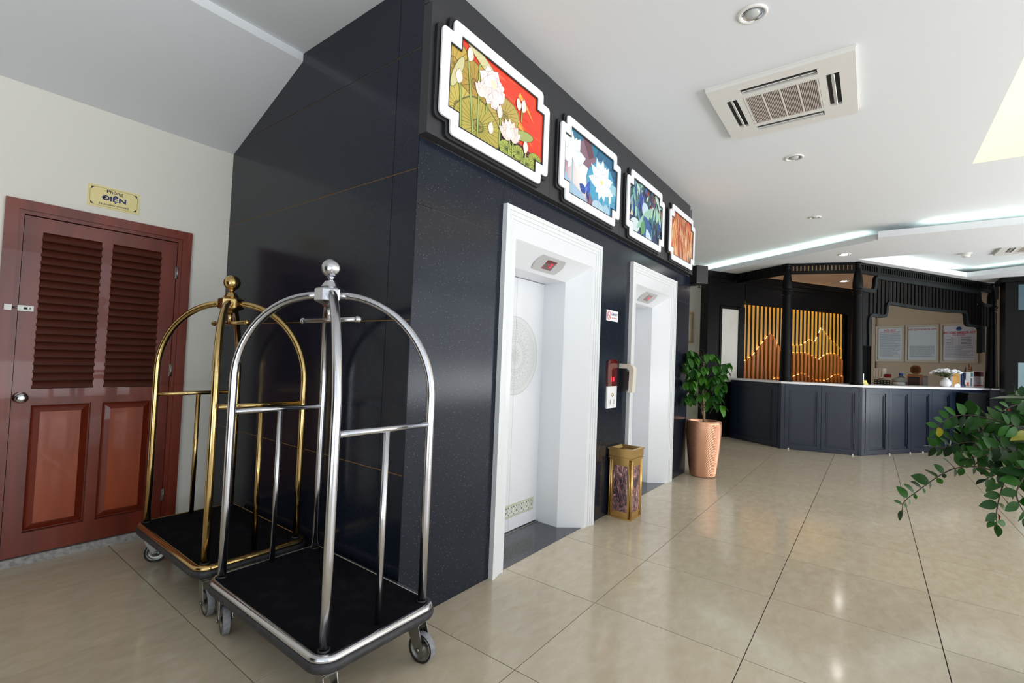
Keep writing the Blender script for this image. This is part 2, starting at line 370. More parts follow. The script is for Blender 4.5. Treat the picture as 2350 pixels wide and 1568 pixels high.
# cream walls
mb = MB()
DX0, DX1, DZ = .394, 1.35, 2.185
mb.box(WF, -2.3, DX0 + .03, D2, D2 + .2, 0, 3.3); mb.box(WF, DX1 - .03, 1.7, D2, D2 + .2, 0, 3.3); mb.box(WF, DX0 + .03, DX1 - .03, D2, D2 + .2, DZ - .03, 3.3)
mb.box(WF, DX0 + .03, DX1 - .03, D2 + .12, D2 + .2, 0, DZ)
struct('wall_left', mb, M['beige'])
struct('wall_far', MB().box(WF, 10.4, 10.6, 2.2, 4.9, 0, ZC), M['beige'])
struct('wall_far_side', MB().box(WF, 6.2, 10.4, 4.7, 4.9, 0, ZC), M['beige'])
struct('baseboard_far', MB().box(WF, 10.385, 10.4, 2.6, 4.7, 0, .18), mat('pale_stone_skirting', S(196, 186, 170), .3))
# rear wall: cream, dark doorway opposite the granite side, glazing towards the street
mb = MB(); mb.box(WF, -2.3, -2.1, 1.3, 1.75, 0, 3.3); mb.box(WF, -2.3, -2.1, 3.9, 4.25, 0, 3.3); mb.box(WF, -2.3, -2.1, 1.75, 3.9, 2.5, 3.3)
mb.box(WF, -2.3, -2.1, -5.0, 1.3, 2.95, 3.34); mb.box(WF, -2.3, -2.1, -5.0, 1.3, 0, .25)
struct('wall_rear', mb, M['beige'])
dr = empty('door_2', (-2.15, 2.82, 0), kind='structure')
for k in range(2): box_obj('door_leaf', WF, -2.2, -2.15, 1.76 + k * 1.07, 2.81 + k * 1.07, 0.01, 2.49, M['black_wood'], dr)
M['pane'] = bpy.data.materials.new('window_glass'); M['pane'].use_nodes = True
nt = M['pane'].node_tree; nt.nodes.remove(nt.nodes['Principled BSDF'])
tr = nt.nodes.new('ShaderNodeBsdfTransparent'); gl = nt.nodes.new('ShaderNodeBsdfGlossy'); gl.inputs['Roughness'].default_value = .02
mx = nt.nodes.new('ShaderNodeMixShader'); mx.inputs[0].default_value = .07
nt.links.new(tr.outputs[0], mx.inputs[1]); nt.links.new(gl.outputs[0], mx.inputs[2]); nt.links.new(mx.outputs[0], nt.nodes['Material Output'].inputs[0])
def window(n, fr, a0, a1, z0, z1, div):
    r = empty('window_%d' % n, fr((a0 + a1) / 2, .05, z0), kind='structure')
    mb = MB(); mb.box(fr, a0, a1, 0, .1, z0, z0 + .06); mb.box(fr, a0, a1, 0, .1, z1 - .06, z1)
    for k in range(div + 1):
        a = a0 + (a1 - a0 - .06) * k / div; mb.box(fr, a, a + .06, 0, .1, z0 + .06, z1 - .06)
    obj('window_frame', mb, M['black_wood'], r)
    for k in range(div):
        w_ = (a1 - a0 - .06) / div; a = a0 + w_ * k + .06
        obj('pane', MB().box(fr, a, a + w_ - .06, .045, .051, z0 + .06, z1 - .06), M['pane'], r)
window(1, Fr(-2.3, -5.0, 0), .2, 18.6, .15, 3.1, 12)
window(2, Fr(-2.15, 1.3, -90), 0, 6.2, .25, 2.95, 4)
mb = MB(); mb.box(WF, -2.3, 17.2, -5.05, -4.9, 3.1, ZC); mb.box(WF, -2.3, 17.2, -5.05, -4.9, 0, .15); mb.box(WF, 16.3, 17.2, -5.05, -4.9, .15, 3.1)
struct('wall_right', mb, M['beige'])
struct('wall_end', MB().box(WF, 17.0, 17.2, -5.0, 4.9, 0, ZC), M['beige'])

# ---- granite clad lift shaft
sh = struct('wall_elevator_side', MB().box(WF, C1 + .0035, 1.72, D1 + .01, D2 + .1, 0, ZC), M['joint'])
zs = [0, .745, 1.53, 2.31, 2.95, ZC]; gp = .0022
for k in range(5):
    for (ya, yb) in ((D1, 2.055), (2.055, D2)):
        box_obj('granite_slab', WF, C1, C1 + .003 + .0004, ya + (gp if ya > D1 else 0), yb - gp, zs[k] + gp, zs[k + 1] - gp, M['granite'], sh)
M['joint_grey'] = mat('grey_joint', S(96, 98, 102), .7)
E1, E2 = (2.315, 3.642), (4.30, 5.592)
mb = MB()
for a in ((1.72, E1[0] + .04), (E1[1] - .04, E2[0] + .04), (E2[1] - .04, 6.15)): mb.box(WF, a[0], a[1], D1 + .0035, D1 + .12, 0, ZC)
for e in (E1, E2): mb.box(WF, e[0] + .04, e[1] - .04, D1 + .0035, D1 + .12, 2.27, ZC)
mb.box(WF, 6.12, 6.15, D1 + .12, 4.7, 0, ZC)
shf = struct('wall_elevator_front', mb, M['joint_grey'])
for (xa, xb) in ((C1, E1[0]), (E1[1], E2[0]), (E2[1], 6.18)):
    for (za, zb) in ((0, 2.13), (2.13, 2.48)):
        box_obj('granite_slab', WF, xa + .001, xb - .001, D1, D1 + .0034, za + gp * .6, zb - gp * .6, M['granite'], shf)
for e in (E1, E2): box_obj('granite_slab', WF, e[0] + .001, e[1] - .001, D1, D1 + .0034, 2.335, 2.479, M['granite'], shf)
box_obj('granite_slab', WF, 6.152, 6.18, D1 + .004, 4.7, 0, ZC, M['granite'], shf)
# matt black fascia panels under the ceiling
for (xa, xb) in ((1.597, 2.74), (2.74, 3.895), (3.895, 5.05), (5.05, 6.07)):
    box_obj('fascia_panel', WF, xa + .0012, xb - .0012, 1.802, D1 - .0005, 2.482, 3.158, M['fascia'], shf)
box_obj('fascia_strip', WF, 1.6, 6.0, 1.826, D1 - .0005, 3.164, ZC - .001, M['fascia'], shf)

# ---- louvred power-room door
dr = empty('door_1', ((DX0 + DX1) / 2, D2, 0), kind='structure')
def ushape(x0, x1, zt, w0, w1): return [(x0 + w0, 0), (x0 + w0, zt - w0), (x1 - w0, zt - w0), (x1 - w0, 0), (x1 - w1, 0), (x1 - w1, zt - w1), (x0 + w1, zt - w1), (x0 + w1, 0)]
def umesh(mb, x0, x1, zt, w0, w1, y0, y1, wt=None, mi=0):
    t0_, t1_ = (w0, w1) if wt is None else wt
    mb.slab(WF, [(x0 + w0, 0), (x0 + w0, zt - t0_), (x0 + w1, zt - t1_), (x0 + w1, 0)], y0, y1, mi)
    mb.slab(WF, [(x1 - w0, 0), (x1 - w0, zt - t0_), (x1 - w1, zt - t1_), (x1 - w1, 0)], y0, y1, mi)
    mb.slab(WF, [(x0 + w0, zt - t0_), (x1 - w0, zt - t0_), (x1 - w1, zt - t1_), (x0 + w1, zt - t1_)], y0, y1, mi); return mb
fm = umesh(MB(), DX0, DX1, DZ, 0, .058, D2 - .022, D2 + .1); umesh(fm, DX0, DX1, DZ, .058, .082, D2 - .006, D2 + .1)
dfm = obj('door_frame', fm, M['mahogany'], dr)
box_obj('threshold', WF, DX0 + .01, DX1 - .01, D2 - .004, D2 + .1, 0, .048, mat('scuffed_white_kerb', S(176, 174, 172), .6, noise=((40, 40, 40), .4, .7, S(130, 128, 128))), dr)
LF = D2 + .006
mb = MB()
for (a, b) in ((.480, .563), (.844, .901), (1.173, 1.266)): mb.box(WF, a, b, LF, LF + .04, .055, 2.098)
for (a, b) in ((2.012, 2.098), (.959, 1.062), (.055, .188)):
    for (c_, d_) in ((.563, .844), (.901, 1.173)): mb.box(WF, c_, d_, LF + .0005, LF + .04, a, b)
leaf = obj('door_leaf', mb, M['mahogany'], dr)
for (a, b) in ((.563, .844), (.901, 1.173)):
    z0, z1 = .19, .957
    o_ = [(a + .006, z0 + .006), (b - .006, z0 + .006), (b - .006, z1 - .006), (a + .006, z1 - .006)]
    i_ = [(a + .045, z0 + .045), (b - .045, z0 + .045), (b - .045, z1 - .045), (a + .045, z1 - .045)]
    mb = MB(); P = [WF(p[0], LF + .028, p[1]) for p in o_] + [WF(p[0], LF + .006, p[1]) for p in i_] + [WF(p[0], LF + .010, p[1]) for p in i_]
    mb.add(P, [(0, 1, 5, 4), (1, 2, 6, 5), (2, 3, 7, 6), (3, 0, 4, 7)]); mb.add(P, [(8, 9, 10, 11), (4, 5, 9, 8), (5, 6, 10, 9), (6, 7, 11, 10), (7, 4, 8, 11)], 1)
    mb.box(WF, a, b, LF + .03, LF + .038, z0, z1)
    obj('raised_panel', mb, [M['mahogany'], M['mahogany_pan']], leaf)
    s0 = None; n = 20; pz = (2.012 - 1.062) / n
    for k in range(n):
        zc = 1.062 + pz * (k + .5)
        if s0 is None or True:
            if k == 0:
                s0 = obj('louver_slat', MB().slab(Fr((a + b) / 2, 0, 90), [(LF - .012, zc - .026), (LF - .006, zc - .030), (LF + .036, zc + .022), (LF + .030, zc + .028)], (b - a) / 2 + .003, -(b - a) / 2 - .003), M['louver'], leaf)
                sz = zc
            else: clone(s0, WO[s0.name] + Vector((0, 0, zc - sz)), leaf)
    box_obj('backing_board', WF, a, b, LF + .041, LF + .05, 1.06, 2.014, M['dark_gap'], leaf)
for z in (1.88, 1.17, .275):
    mb = MB(); mb.tube([(1.272, D2 - .004, z - .045), (1.272, D2 - .004, z + .045)], .0065, 10)
    mb.box(WF, 1.262, 1.282, D2 + .001, D2 + .006, z - .043, z + .043)
    obj('hinge', mb, M['steel'], dr)
kb = MB(); kb.lathe((.516, LF, 1.004), [(.034, 0), (.034, .004), (.028, .01), (.014, .014), (.013, .03), (.026, .038), (.030, .05), (.026, .062), (.01, .067), (.001, .067)], 24, axis=(0, -1, 0))
obj('door_knob', kb, M['chrome'], dr)
mb = MB(); mb.box(WF, .452, .545, LF - .004, LF - .0005, 1.522, 1.556); mb.tube([(.447, LF - .010, 1.539), (.53, LF - .010, 1.539)], .006, 10); mb.box(WF, .475, .50, LF - .016, LF - .004, 1.526, 1.552); mb.box(WF, .515, .525, LF - .024, LF - .01, 1.533, 1.545)
mb.box(WF, .418, .449, D2 - .026, D2 - .0225, 1.522, 1.556)
obj('bolt', mb, M['steel'], dr)

# ---- reception back walls (rotated plan)
WW = Fr(9.66, 2.40, -32)
mb = MB(); mb.box(WW, -.2, 4.0, .06, .2, 0, ZS0); mb.box(WW, -.2, .09, -.0, .06, 0, 2.98); mb.box(WW, .09, .72, 0, .06, 2.54, 2.98); mb.box(WW, .62, .735, 0, .06, 0, 2.54)
mb.box(WW, .735, 4.0, .0, .06, 2.70, 2.98); mb.box(WW, 3.72, 4.0, 0, .06, 0, 2.70); mb.box(WW, .09, .62, 0, .06, 0, 1.03)
wr = struct('wall_reception_left', mb, M['black_wood'])
box_obj('cornice', WW, -.26, 4.04, -.07, .06, 3.06, ZS0 - .001, M['black_wood'], wr)
box_obj('cornice', WW, -.23, 4.02, -.035, .06, 2.98, 3.06, M['black_wood'], wr)
box_obj('wainscot_panel', WW, .14, .60, -.012, 0, .14, .94, M['black_wood'], wr)
box_obj('plinth', WW, -.22, .72, -.03, .0, 0, .1, M['black_wood'], wr)
o_ = [(.095, 1.03), (.625, 1.03), (.625, 2.52), (.095, 2.52)]; i_ = [(.14, 1.06), (.568, 1.06), (.568, 2.475), (.14, 2.475)]
obj('panel_frame', MB().ring(WW, o_, i_, -.014, .02), M['black_wood'], wr)
box_obj('cream_panel', WW, .14, .568, .006, .02, 1.06, 2.475, M['cream_panel'], wr)
QK = 1.15
QW = Fr(13.54 * QK, -.025 * QK, 238)
wq = struct('wall_reception_right', MB().box(QW, -1.6, 4.3, 0, .18, 0, ZS0), M['postwall'])
struct('trim_1', MB().box(WW, 4.40, 4.555, .02, .17, 0, ZS0), M['black_wood'])
# ceiling inside the booth, with warm lamp light painted into its colour
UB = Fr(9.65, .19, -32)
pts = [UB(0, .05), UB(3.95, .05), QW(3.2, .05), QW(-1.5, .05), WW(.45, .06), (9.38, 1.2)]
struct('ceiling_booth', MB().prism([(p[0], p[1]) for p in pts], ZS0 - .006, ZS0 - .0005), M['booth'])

# ================================================================== LIFT DOORS
def key_poly(x0, x1, z0, z1, w, y, mb, lo, hi):
    """white meander bands over the etched band, clipped to lo..hi"""
    n = max(1, round((x1 - x0) / .068)); p = (x1 - x0) / n; h = z1 - z0
    for k in range(n):
        a = x0 + p * k
        segs = [(a, a + w, z0, z1), (a, a + .66 * p, z1 - w, z1), (a + .66 * p - w, a + .66 * p, z0 + .34 * h, z1), (a + .32 * p, a + .66 * p, z0 + .34 * h, z0 + .34 * h + w), (a, a + p + w, z0, z0 + w)]
        for (c, d, e, f) in segs:
            c, d = max(c, lo), min(d, hi)
            if d - c > .001: mb.box(WF, c, d, y - .0012, y - .0006, e, f)
def elevator(x0, x1, label, digit):
    r = empty('elevator', ((x0 + x1) / 2, D1 + .1, 0), label, 'elevator', 'elevators in the black granite wall')
    zt = 2.328; F0 = D1 - .012
    mb = MB()
    umesh(mb, x0, x1, zt, 0, .030, D1 - .034, D1 + .05); umesh(mb, x0, x1, zt, .030, .055, D1 - .026, D1 + .05); umesh(mb, x0, x1, zt, .055, .078, D1 - .019, D1 + .05)
    obj('frame_moulding', mb, M['white_dull'], r)
    obj('frame_face', umesh(MB(), x0, x1, zt, .078, .131, F0, D1 + .05, wt=(.078, .194)), M['white'], r)
    a0, a1, b0, b1 = x0 + .131, x1 - .131, x0 + .276, x1 - .278; yf, yb, yd = F0 + .001, 2.016, 2.23; zf, zb = zt - .194, 1.995
    mb = MB()
    mb.add([(a0, yf, 0), (b0, yb, 0), (b0, yb, zb), (a0, yf, zf)], [(0, 1, 2, 3)]); mb.add([(b0, yb, 0), (b0, yd + .03, 0), (b0, yd + .03, zb), (b0, yb, zb)], [(0, 1, 2, 3)])
    obj('jamb', mb, M['white'], r)
    mb = MB()
    mb.add([(a1, yf, 0), (b1, yb, 0), (b1, yb, zb), (a1, yf, zf)], [(3, 2, 1, 0)]); mb.add([(b1, yb, 0), (b1 + .012, yd + .03, 0), (b1 + .012, yd + .03, zb), (b1, yb, zb)], [(3, 2, 1, 0)])
    obj('jamb', mb, M['white'], r)
    mb = MB(); mb.add([(a0, yf, zf), (b0, yb, zb), (b1, yb, zb), (a1, yf, zf)], [(0, 1, 2, 3)]); mb.add([(b0, yb, zb), (b0, yd + .03, zb), (b1 + .012, yd + .03, zb), (b1, yb, zb)], [(0, 1, 2, 3)])
    hd = obj('door_head', mb, M['white'], r)
    # indicator set in the sloping soffit
    xc = (x0 + x1) / 2 - .005; d = Vector((0, yb - yf, zb - zf)); L_ = d.length; d.normalize(); nrm = Vector((0, d.z, -d.y)); nrm = nrm if nrm.z < 0 else -nrm
    org = Vector((xc, (yf + yb) / 2, (zf + zb) / 2)) + nrm * .0015
    P = lambda a, b, c=0: org + Vector((a, 0, 0)) + d * b + nrm * c
    def plate(mb, w_, h_, bul, c0, c1):
        pts = []
        for k in range(9): t = -1 + k / 4; pts.append((w_ + bul * (1 - t * t), h_ * t))
        for k in range(9): t = 1 - k / 4; pts.append((-w_ - bul * (1 - t * t), h_ * t))
        n = len(pts); mb.add([P(p[0], p[1], c0) for p in pts] + [P(p[0], p[1], c1) for p in pts], [list(range(n)), list(range(n, 2 * n))[::-1]] + [(i, (i + 1) % n, n + (i + 1) % n, n + i) for i in range(n)])
    mb = MB(); plate(mb, .150, .068, .03, 0, .006); ind = obj('floor_indicator', mb, M['grey_plate'], r)
    mb = MB(); plate(mb, .062, .042, 0, .006, .0075); obj('display', mb, M['red_glass'], ind)
    obj('digit', MB().text(digit, .052, lambda a, b, c: P(a + .02, -b, .0085 + c), bold=.001), M['red_led'], ind)
    # two leaves with an etched drum and a key pattern band
    xm = x0 + .678 * 1.0 if (x1 - x0) > 1.3 else (x0 + x1) / 2 + .01
    for sgn, (pa, pb) in ((-1, (b0 - .02, xm - .0012)), (1, (xm + .0012, b1 + .011))):
        lf = box_obj('door_panel', WF, pa, pb, yd, yd + .03, .014, zb - .004, M['white'], r)
        def half(mb, r0, r1, y, n=24, cl=None):
            A = [-pi / 2 + pi * k / n for k in range(n + 1)]
            pts = [(xm + sgn * max(.0016, r1 * cos(t)), 1.376 + r1 * sin(t)) for t in A] + [(xm + sgn * max(.0016, r0 * cos(t)), 1.376 + r0 * sin(t)) for t in reversed(A)]
            m_ = n + 1
            vs = [WF(p[0], y, p[1]) for p in pts]
            mb.add(vs, [(i, i + 1, 2 * m_ - 2 - i, 2 * m_ - 1 - i) for i in range(n)])
        mb = MB(); half(mb, .0, .31, yd - .0004); obj('drum_motif', mb, M['etch'], lf)
        mb = MB()
        for r0, r1 in ((.304, .31), (.262, .266), (.236, .239), (.196, .199), (.150, .153), (.108, .114), (.010, .02)): half(mb, r0, r1, yd - .0008)
        for k in range(7):
            t = -pi / 2 + pi * (k + .5) / 7; c_, s_ = cos(t), sin(t)
            for rr, hw in ((.024, .007),):
                mb.add([WF(xm + sgn * (rr * c_ - hw * s_ * 1), yd - .0008, 1.376 + rr * s_ + hw * c_), WF(xm + sgn * (rr * c_ + hw * s_), yd - .0008, 1.376 + rr * s_ - hw * c_), WF(xm + sgn * .09 * c_, yd - .0008, 1.376 + .09 * s_)], [(0, 1, 2)])
        for ring_r, n_, sz in ((.128, 16, .008), (.140, 14, .006), (.175, 11, .009), (.218, 18, .006), (.25, 22, .005)):
            for k in range(n_):
                t = -pi / 2 + pi * (k + .5) / n_; cx, cz = xm + sgn * ring_r * cos(t), 1.376 + ring_r * sin(t)
                mb.add([WF(cx + sz, yd - .0008, cz), WF(cx, yd - .0008, cz + sz * 1.3), WF(cx - sz, yd - .0008, cz), WF(cx, yd - .0008, cz - sz * 1.3)], [(0, 1, 2, 3)])
        obj('drum_lines', mb, M['etch_dark'], lf)
        lo, hi = (xm - .35, xm - .0016) if sgn < 0 else (xm + .0016, xm + .336)
        box_obj('key_band', WF, lo, hi, yd - .0006, yd - .0001, .112, .216, M['keyband'], lf)
        mb = MB(); key_poly(xm - .35, xm + .33, .133, .196, .0095, yd, mb, lo, hi); obj('key_pattern', mb, M['white'], lf)
    box_obj('threshold', WF, a0 - .005, a1 + .005, D1 + .004, yd - .022, 0.0005, .003, M['sill_granite'], r)
    mb = MB(); mb.box(WF, b0, b1 + .01, yd - .022, yd - .004, .0, .007); mb.box(WF, b0, b1 + .01, yd - .001, yd + .02, 0, .010)
    obj('door_track', mb, M['steel'], r)
    box_obj('shadow_gap', WF, b0 - .02, b1 + .013, yd + .031, yd + .04, 0, zb, M['dark_gap'], r)
elevator(E1[0], E1[1], 'nearer white elevator doorway, directly beside the luggage carts', '2')
elevator(E2[0], E2[1], 'farther white elevator doorway, behind the brass litter bin', '4')

# ================================================================== PICTURES ON THE FASCIA
def col(h): return S(int(h[0:2], 16), int(h[2:4], 16), int(h[4:6], 16))
class Art:
    """flat print: coloured polygons stacked in hair-thin layers on a rectangle w x h"""
    def __init__(s, x0, z0, y): s.x0, s.z0, s.y = x0, z0, y; s.w, s.h = .885, .505; s.mb = MB(); s.n = 0
    def poly(s, pts, c, up=True):
        if up: s.n += 1
        # clip to the notched panel: a middle field and two shorter side strips
        q = .045
        for (xa, xb, za, zb_) in ((q, s.w - q, 0, s.h), (0, q, q, s.h - q), (s.w - q, s.w, q, s.h - q)): s.clip(pts, c, xa, xb, za, zb_)
    def clip(s, pts, c, xa, xb, za, zb_):
        P = list(pts)
        for ax, lim, sg in ((0, xa, 1), (0, xb, -1), (1, za, 1), (1, zb_, -1)):
            out = []
            for i in range(len(P)):
                a, b = P[i], P[(i + 1) % len(P)]; ia, ib = sg * (a[ax] - lim) >= 0, sg * (b[ax] - lim) >= 0
                if ia: out.append(a)
                if ia != ib:
                    t = (lim - a[ax]) / (b[ax] - a[ax]); out.append((a[0] + (b[0] - a[0]) * t, a[1] + (b[1] - a[1]) * t))
            P = out
            if len(P) < 3: return
        y = s.y - s.n * .000012
        s.mb.add([(s.x0 + p[0], y, s.z0 + p[1]) for p in P], [list(range(len(P)))], 0, False, col(c))
    def ell(s, cx, cz, rx, rz, c, rot=0, n=20, wob=0):
        ca, sa = cos(rot), sin(rot); pts = []
        for k in range(n):
            t = 2 * pi * k / n; q = 1 + wob * sin(3 * t + cx * 40) + wob * .6 * sin(5 * t)
            a, b = rx * q * cos(t), rz * q * sin(t); pts.append((cx + a * ca - b * sa, cz + a * sa + b * ca))
        s.poly(pts, c)
    def petal(s, x, z, L, w_, ang, c):
        ca, sa = cos(ang), sin(ang); pts = []
        for t in (0, .15, .35, .6, .8, .93, 1, .93, .8, .6, .35, .15):
            pts.append(t)
        prof = lambda t: w_ * sin(pi * min(1, t * .95 + .03)) ** .8 * (1 if t < .6 else (1 - (t - .6) / .4) ** .5 * .9 + .1)
        P = [(t * L, prof(t)) for t in (0, .12, .3, .5, .7, .85, .95, 1)] + [(t * L, -prof(t)) for t in (.95, .85, .7, .5, .3, .12)]
        s.poly([(x + a * ca - b * sa, z + a * sa + b * ca) for a, b in P], c)
    def line(s, pts, w_, c):
        for (a, b) in zip(pts[:-1], pts[1:]):
            dx, dz = b[0] - a[0], b[1] - a[1]; L_ = sqrt(dx * dx + dz * dz) or 1; nx, nz = -dz / L_ * w_ / 2, dx / L_ * w_ / 2
            s.poly([(a[0] + nx, a[1] + nz), (b[0] + nx, b[1] + nz), (b[0] - nx, b[1] - nz), (a[0] - nx, a[1] - nz)], c, False)
        s.n += 1
    def pad(s, cx, cz, rx, rz, c, c2, rot=0, rays=16):
        s.ell(cx, cz, rx * 1.02, rz * 1.03, c2, rot, 26, .035); s.ell(cx, cz, rx * .98, rz * .97, c, rot, 26, .035)
        s.ell(cx, cz, rx * .25, rz * .25, c2, rot); s.ell(cx, cz, rx * .2, rz * .2, c, rot)
        for k in range(rays):
            t = 2 * pi * k / rays + .1; ca, sa = cos(rot), sin(rot); a, b = rx * .9 * cos(t), rz * .9 * sin(t)
            s.line([(cx, cz), (cx + a * ca - b * sa, cz + a * sa + b * ca)], .0028, c2)
    def lotus(s, cx, cz, r, cols, spread=1.25, n=7, base=pi / 2, w_=.3, line='c0a8a0'):
        for ring, (q, k_) in enumerate(((1.0, n), (.85, n - 1), (.66, max(3, n - 3)))):
            order = sorted(range(k_), key=lambda i: -abs(i - (k_ - 1) / 2))
            for i in order:
                t = base + spread * (i - (k_ - 1) / 2) / max(1, (k_ - 1) / 2)
                s.petal(cx, cz, r * q * 1.03, r * w_ * 1.08, t, line); s.petal(cx, cz, r * q, r * w_, t, cols[(i + ring) % len(cols)])
    def bud(s, cx, cz, L, ang=pi / 2):
        s.petal(cx, cz, L * 1.04, L * .34, ang, 'b08a78'); s.petal(cx, cz, L, L * .30, ang, 'f4e4d4'); s.petal(cx - .004, cz, L * .9, L * .14, ang + .15, 'fff4ea')
def art_lotus_red(A):
    w_, h = A.w, A.h; R = random.Random(3)
    A.poly([(0, 0), (w_, 0), (w_, h), (0, h)], 'e8442c')
    for k in range(26):
        x, z = R.random() * w_, .2 + R.random() * .3; A.poly([(x, z), (x + .05 + R.random() * .1, z - .004), (x + .09, z + .008), (x, z + .01)], R.choice(['d83a26', 'f05a3a', 'e2402a', 'f26848']))
    for (x, z, L_) in ((.02, .36, .30), (.22, .40, .36), (.40, .33, .3), (.52, .26, .26), (.60, .42, .18)): A.poly([(x, z), (x + L_ * .4, z - .03), (x + L_, z - .10), (x + L_ * .5, z - .015), (x + .02, z + .03)], R.choice(['f09a3c', 'f4b04c']))
    A.poly([(0, 0), (w_, 0), (w_, .10), (.5, .14), (.3, .2), (0, .2)], '1c1c26')
    A.poly([(0, .19), (.28, .22), (.62, .12), (w_, .04), (w_, .07), (.5, .17), (.2, .26), (0, .25)], '5a2424')
    for k in range(7): z = .02 + .018 * k; A.line([(.45, z + .02), (w_, z - .02)], .003, 'b06a58')
    A.pad(.03, .33, .17, .15, 'c8a850', '8a6c34'); A.pad(.20, .30, .12, .12, 'b89848', '7c6030')
    A.pad(.47, .24, .15, .11, 'c0a858', '80703c', .2, 22); A.pad(.08, .12, .15, .12, 'c8b45c', '7e7038', .3); A.pad(.24, .08, .20, .145, 'b8a850', '6c6a38', .1, 26)
    for (x, z, rx, rz) in ((.50, .05, .07, .05), (.62, .07, .06, .045), (.72, .03, .075, .042), (.80, .09, .07, .04), (.82, .02, .05, .03), (.57, -.01, .07, .03)): A.pad(x, z, rx, rz, 'a8b050', '4c5c30', .2, 12)
    for (pts) in ([(.20, 0), (.165, .25), (.135, .44)], [(.235, 0), (.235, .2), (.235, .43)], [(.10, 0), (.09, .2), (.07, .30)], [(.56, 0), (.565, .18)], [(.52, 0), (.53, .14)], [(.69, 0), (.70, .12)], [(.66, 0), (.665, .10)], [(.43, .05), (.435, .24)], [(.30, .18), (.32, .30)], [(.64, .27), (.645, .36)]):
        A.line(pts, .017, '5c6c30'); A.line(pts, .011, 'a8b464')
    A.ell(.27, .455, .17, .035, '7e8448', -.38); A.ell(.27, .455, .165, .031, 'd8d09c', -.38)
    for k in range(9): A.line([(.15 + .03 * k, .485 - .011 * k), (.14 + .03 * k, .455 - .011 * k)], .002, '8c8850')
    A.ell(.06, .30, .11, .03, '7e8448', 1.15); A.ell(.06, .30, .105, .026, 'd4cc98', 1.15)
    A.ell(.66, .19, .12, .035, '5c6830', .22); A.ell(.66, .19, .115, .031, 'a8b068', .22)
    A.lotus(.345, .35, .12, ['ffffff', 'fbeeee', 'fff8f4'], 2.8, 8, pi / 2, .40); A.lotus(.40, .30, .09, ['fff4f0', 'f8e4e4'], 1.6, 6, 2.4, .38); A.ell(.36, .375, .028, .026, 'f4e6c8')
    A.lotus(.27, .26, .085, ['fff4ec', 'fae8de'], .7, 5, 1.8, .34); A.lotus(.535, .12, .12, ['fbe8de', 'fff6f0', 'f6dcd2'], 1.15, 7, 1.7, .27)
    A.bud(.15, .40, .085, 1.5); A.bud(.07, .24, .085, 1.5); A.bud(.42, .20, .085, 1.5); A.bud(.345, .075, .075, 1.5); A.bud(.69, .09, .085, 1.5); A.bud(.61, .33, .08, 1.7); A.bud(.655, .335, .09, 1.5)
def art_lotus_blue(A):
    w_, h = A.w, A.h; R = random.Random(5)
    A.poly([(0, 0), (w_, 0), (w_, h), (0, h)], '3c8ab0')
    A.poly([(0, 0), (.5, 0), (.46, .2), (.5, h), (0, h)], '8a6878')
    for k in range(12): A.ell(.17 + .015 * k, .10 + .012 * k, .22 - .014 * k, .2 - .013 * k, ['a8a0b8', 'a890a4', 'b49aa8', 'c4aeb8', 'd2c0c6', 'dccdd0', 'e4d8d8', 'e8dedc', 'ecE4e0', 'f0e8e4', 'f2ecea', 'f4f0ee'][k])
    A.poly([(0, 0), (.4, 0), (.3, .06), (.1, .11), (0, .16)], 'a8c4dc'); A.poly([(0, .44), (.2, .42), (.34, h), (0, h)], '3a7490')
    A.poly([(.26, h), (.40, h), (.46, .40), (.38, .36)], '6a4652'); A.poly([(.40, h), (.62, h), (.58, .42), (.47, .40)], '2e7898')
    A.pad(.80, .36, .30, .22, '27658c', '1a4a6c', 0, 20); A.pad(.60, .22, .24, .19, '4ca4c8', '3c8cb4', .2, 18); A.pad(.86, .12, .22, .15, '5aaccc', '3a86ac', 0, 14); A.ell(.80, .02, .16, .08, '3a7cac')
    A.ell(.55, .03, .1, .05, 'b8d4e4'); A.ell(.84, .25, .09, .04, '9cccdc'); A.ell(.70, .03, .06, .06, 'a8cce0')
    for p in ([(.13, .3), (.135, .0)], [(.56, .2), (.56, 0)], [(.64, .2), (.64, 0)], [(.76, .12), (.76, 0)]): A.line(p, .012, '9cc8d8')
    A.lotus(.12, .28, .21, ['ffffff', 'eef4f8', 'f6fafc'], 1.4, 5, 1.7, .24, 'c8d8e0'); A.petal(.14, .28, .12, .03, -.6, 'ffffff'); A.petal(.11, .28, .1, .026, -2.0, 'eef4f8')
    A.lotus(.60, .22, .22, ['ffffff', 'eef6fa', 'f8fcfc'], 1.6, 7, 1.5, .2, 'b8d4e0')
    for t in (-.5, -1.1, -1.9, -2.5): A.petal(.60, .22, .13, .035, t, 'f4f8fa')
    A.ell(.60, .245, .026, .018, 'ecdc9c'); A.petal(.76, .11, .11, .022, 1.57, 'f2ece4')
    A.petal(.34, .08, .11, .035, 2.7, '2c4ea4'); A.petal(.36, .08, .12, .035, 1.25, '3c5cb8'); A.petal(.36, .10, .08, .02, -1.1, '243c80'); A.petal(.33, .10, .05, .02, .8, '5a7ccc')
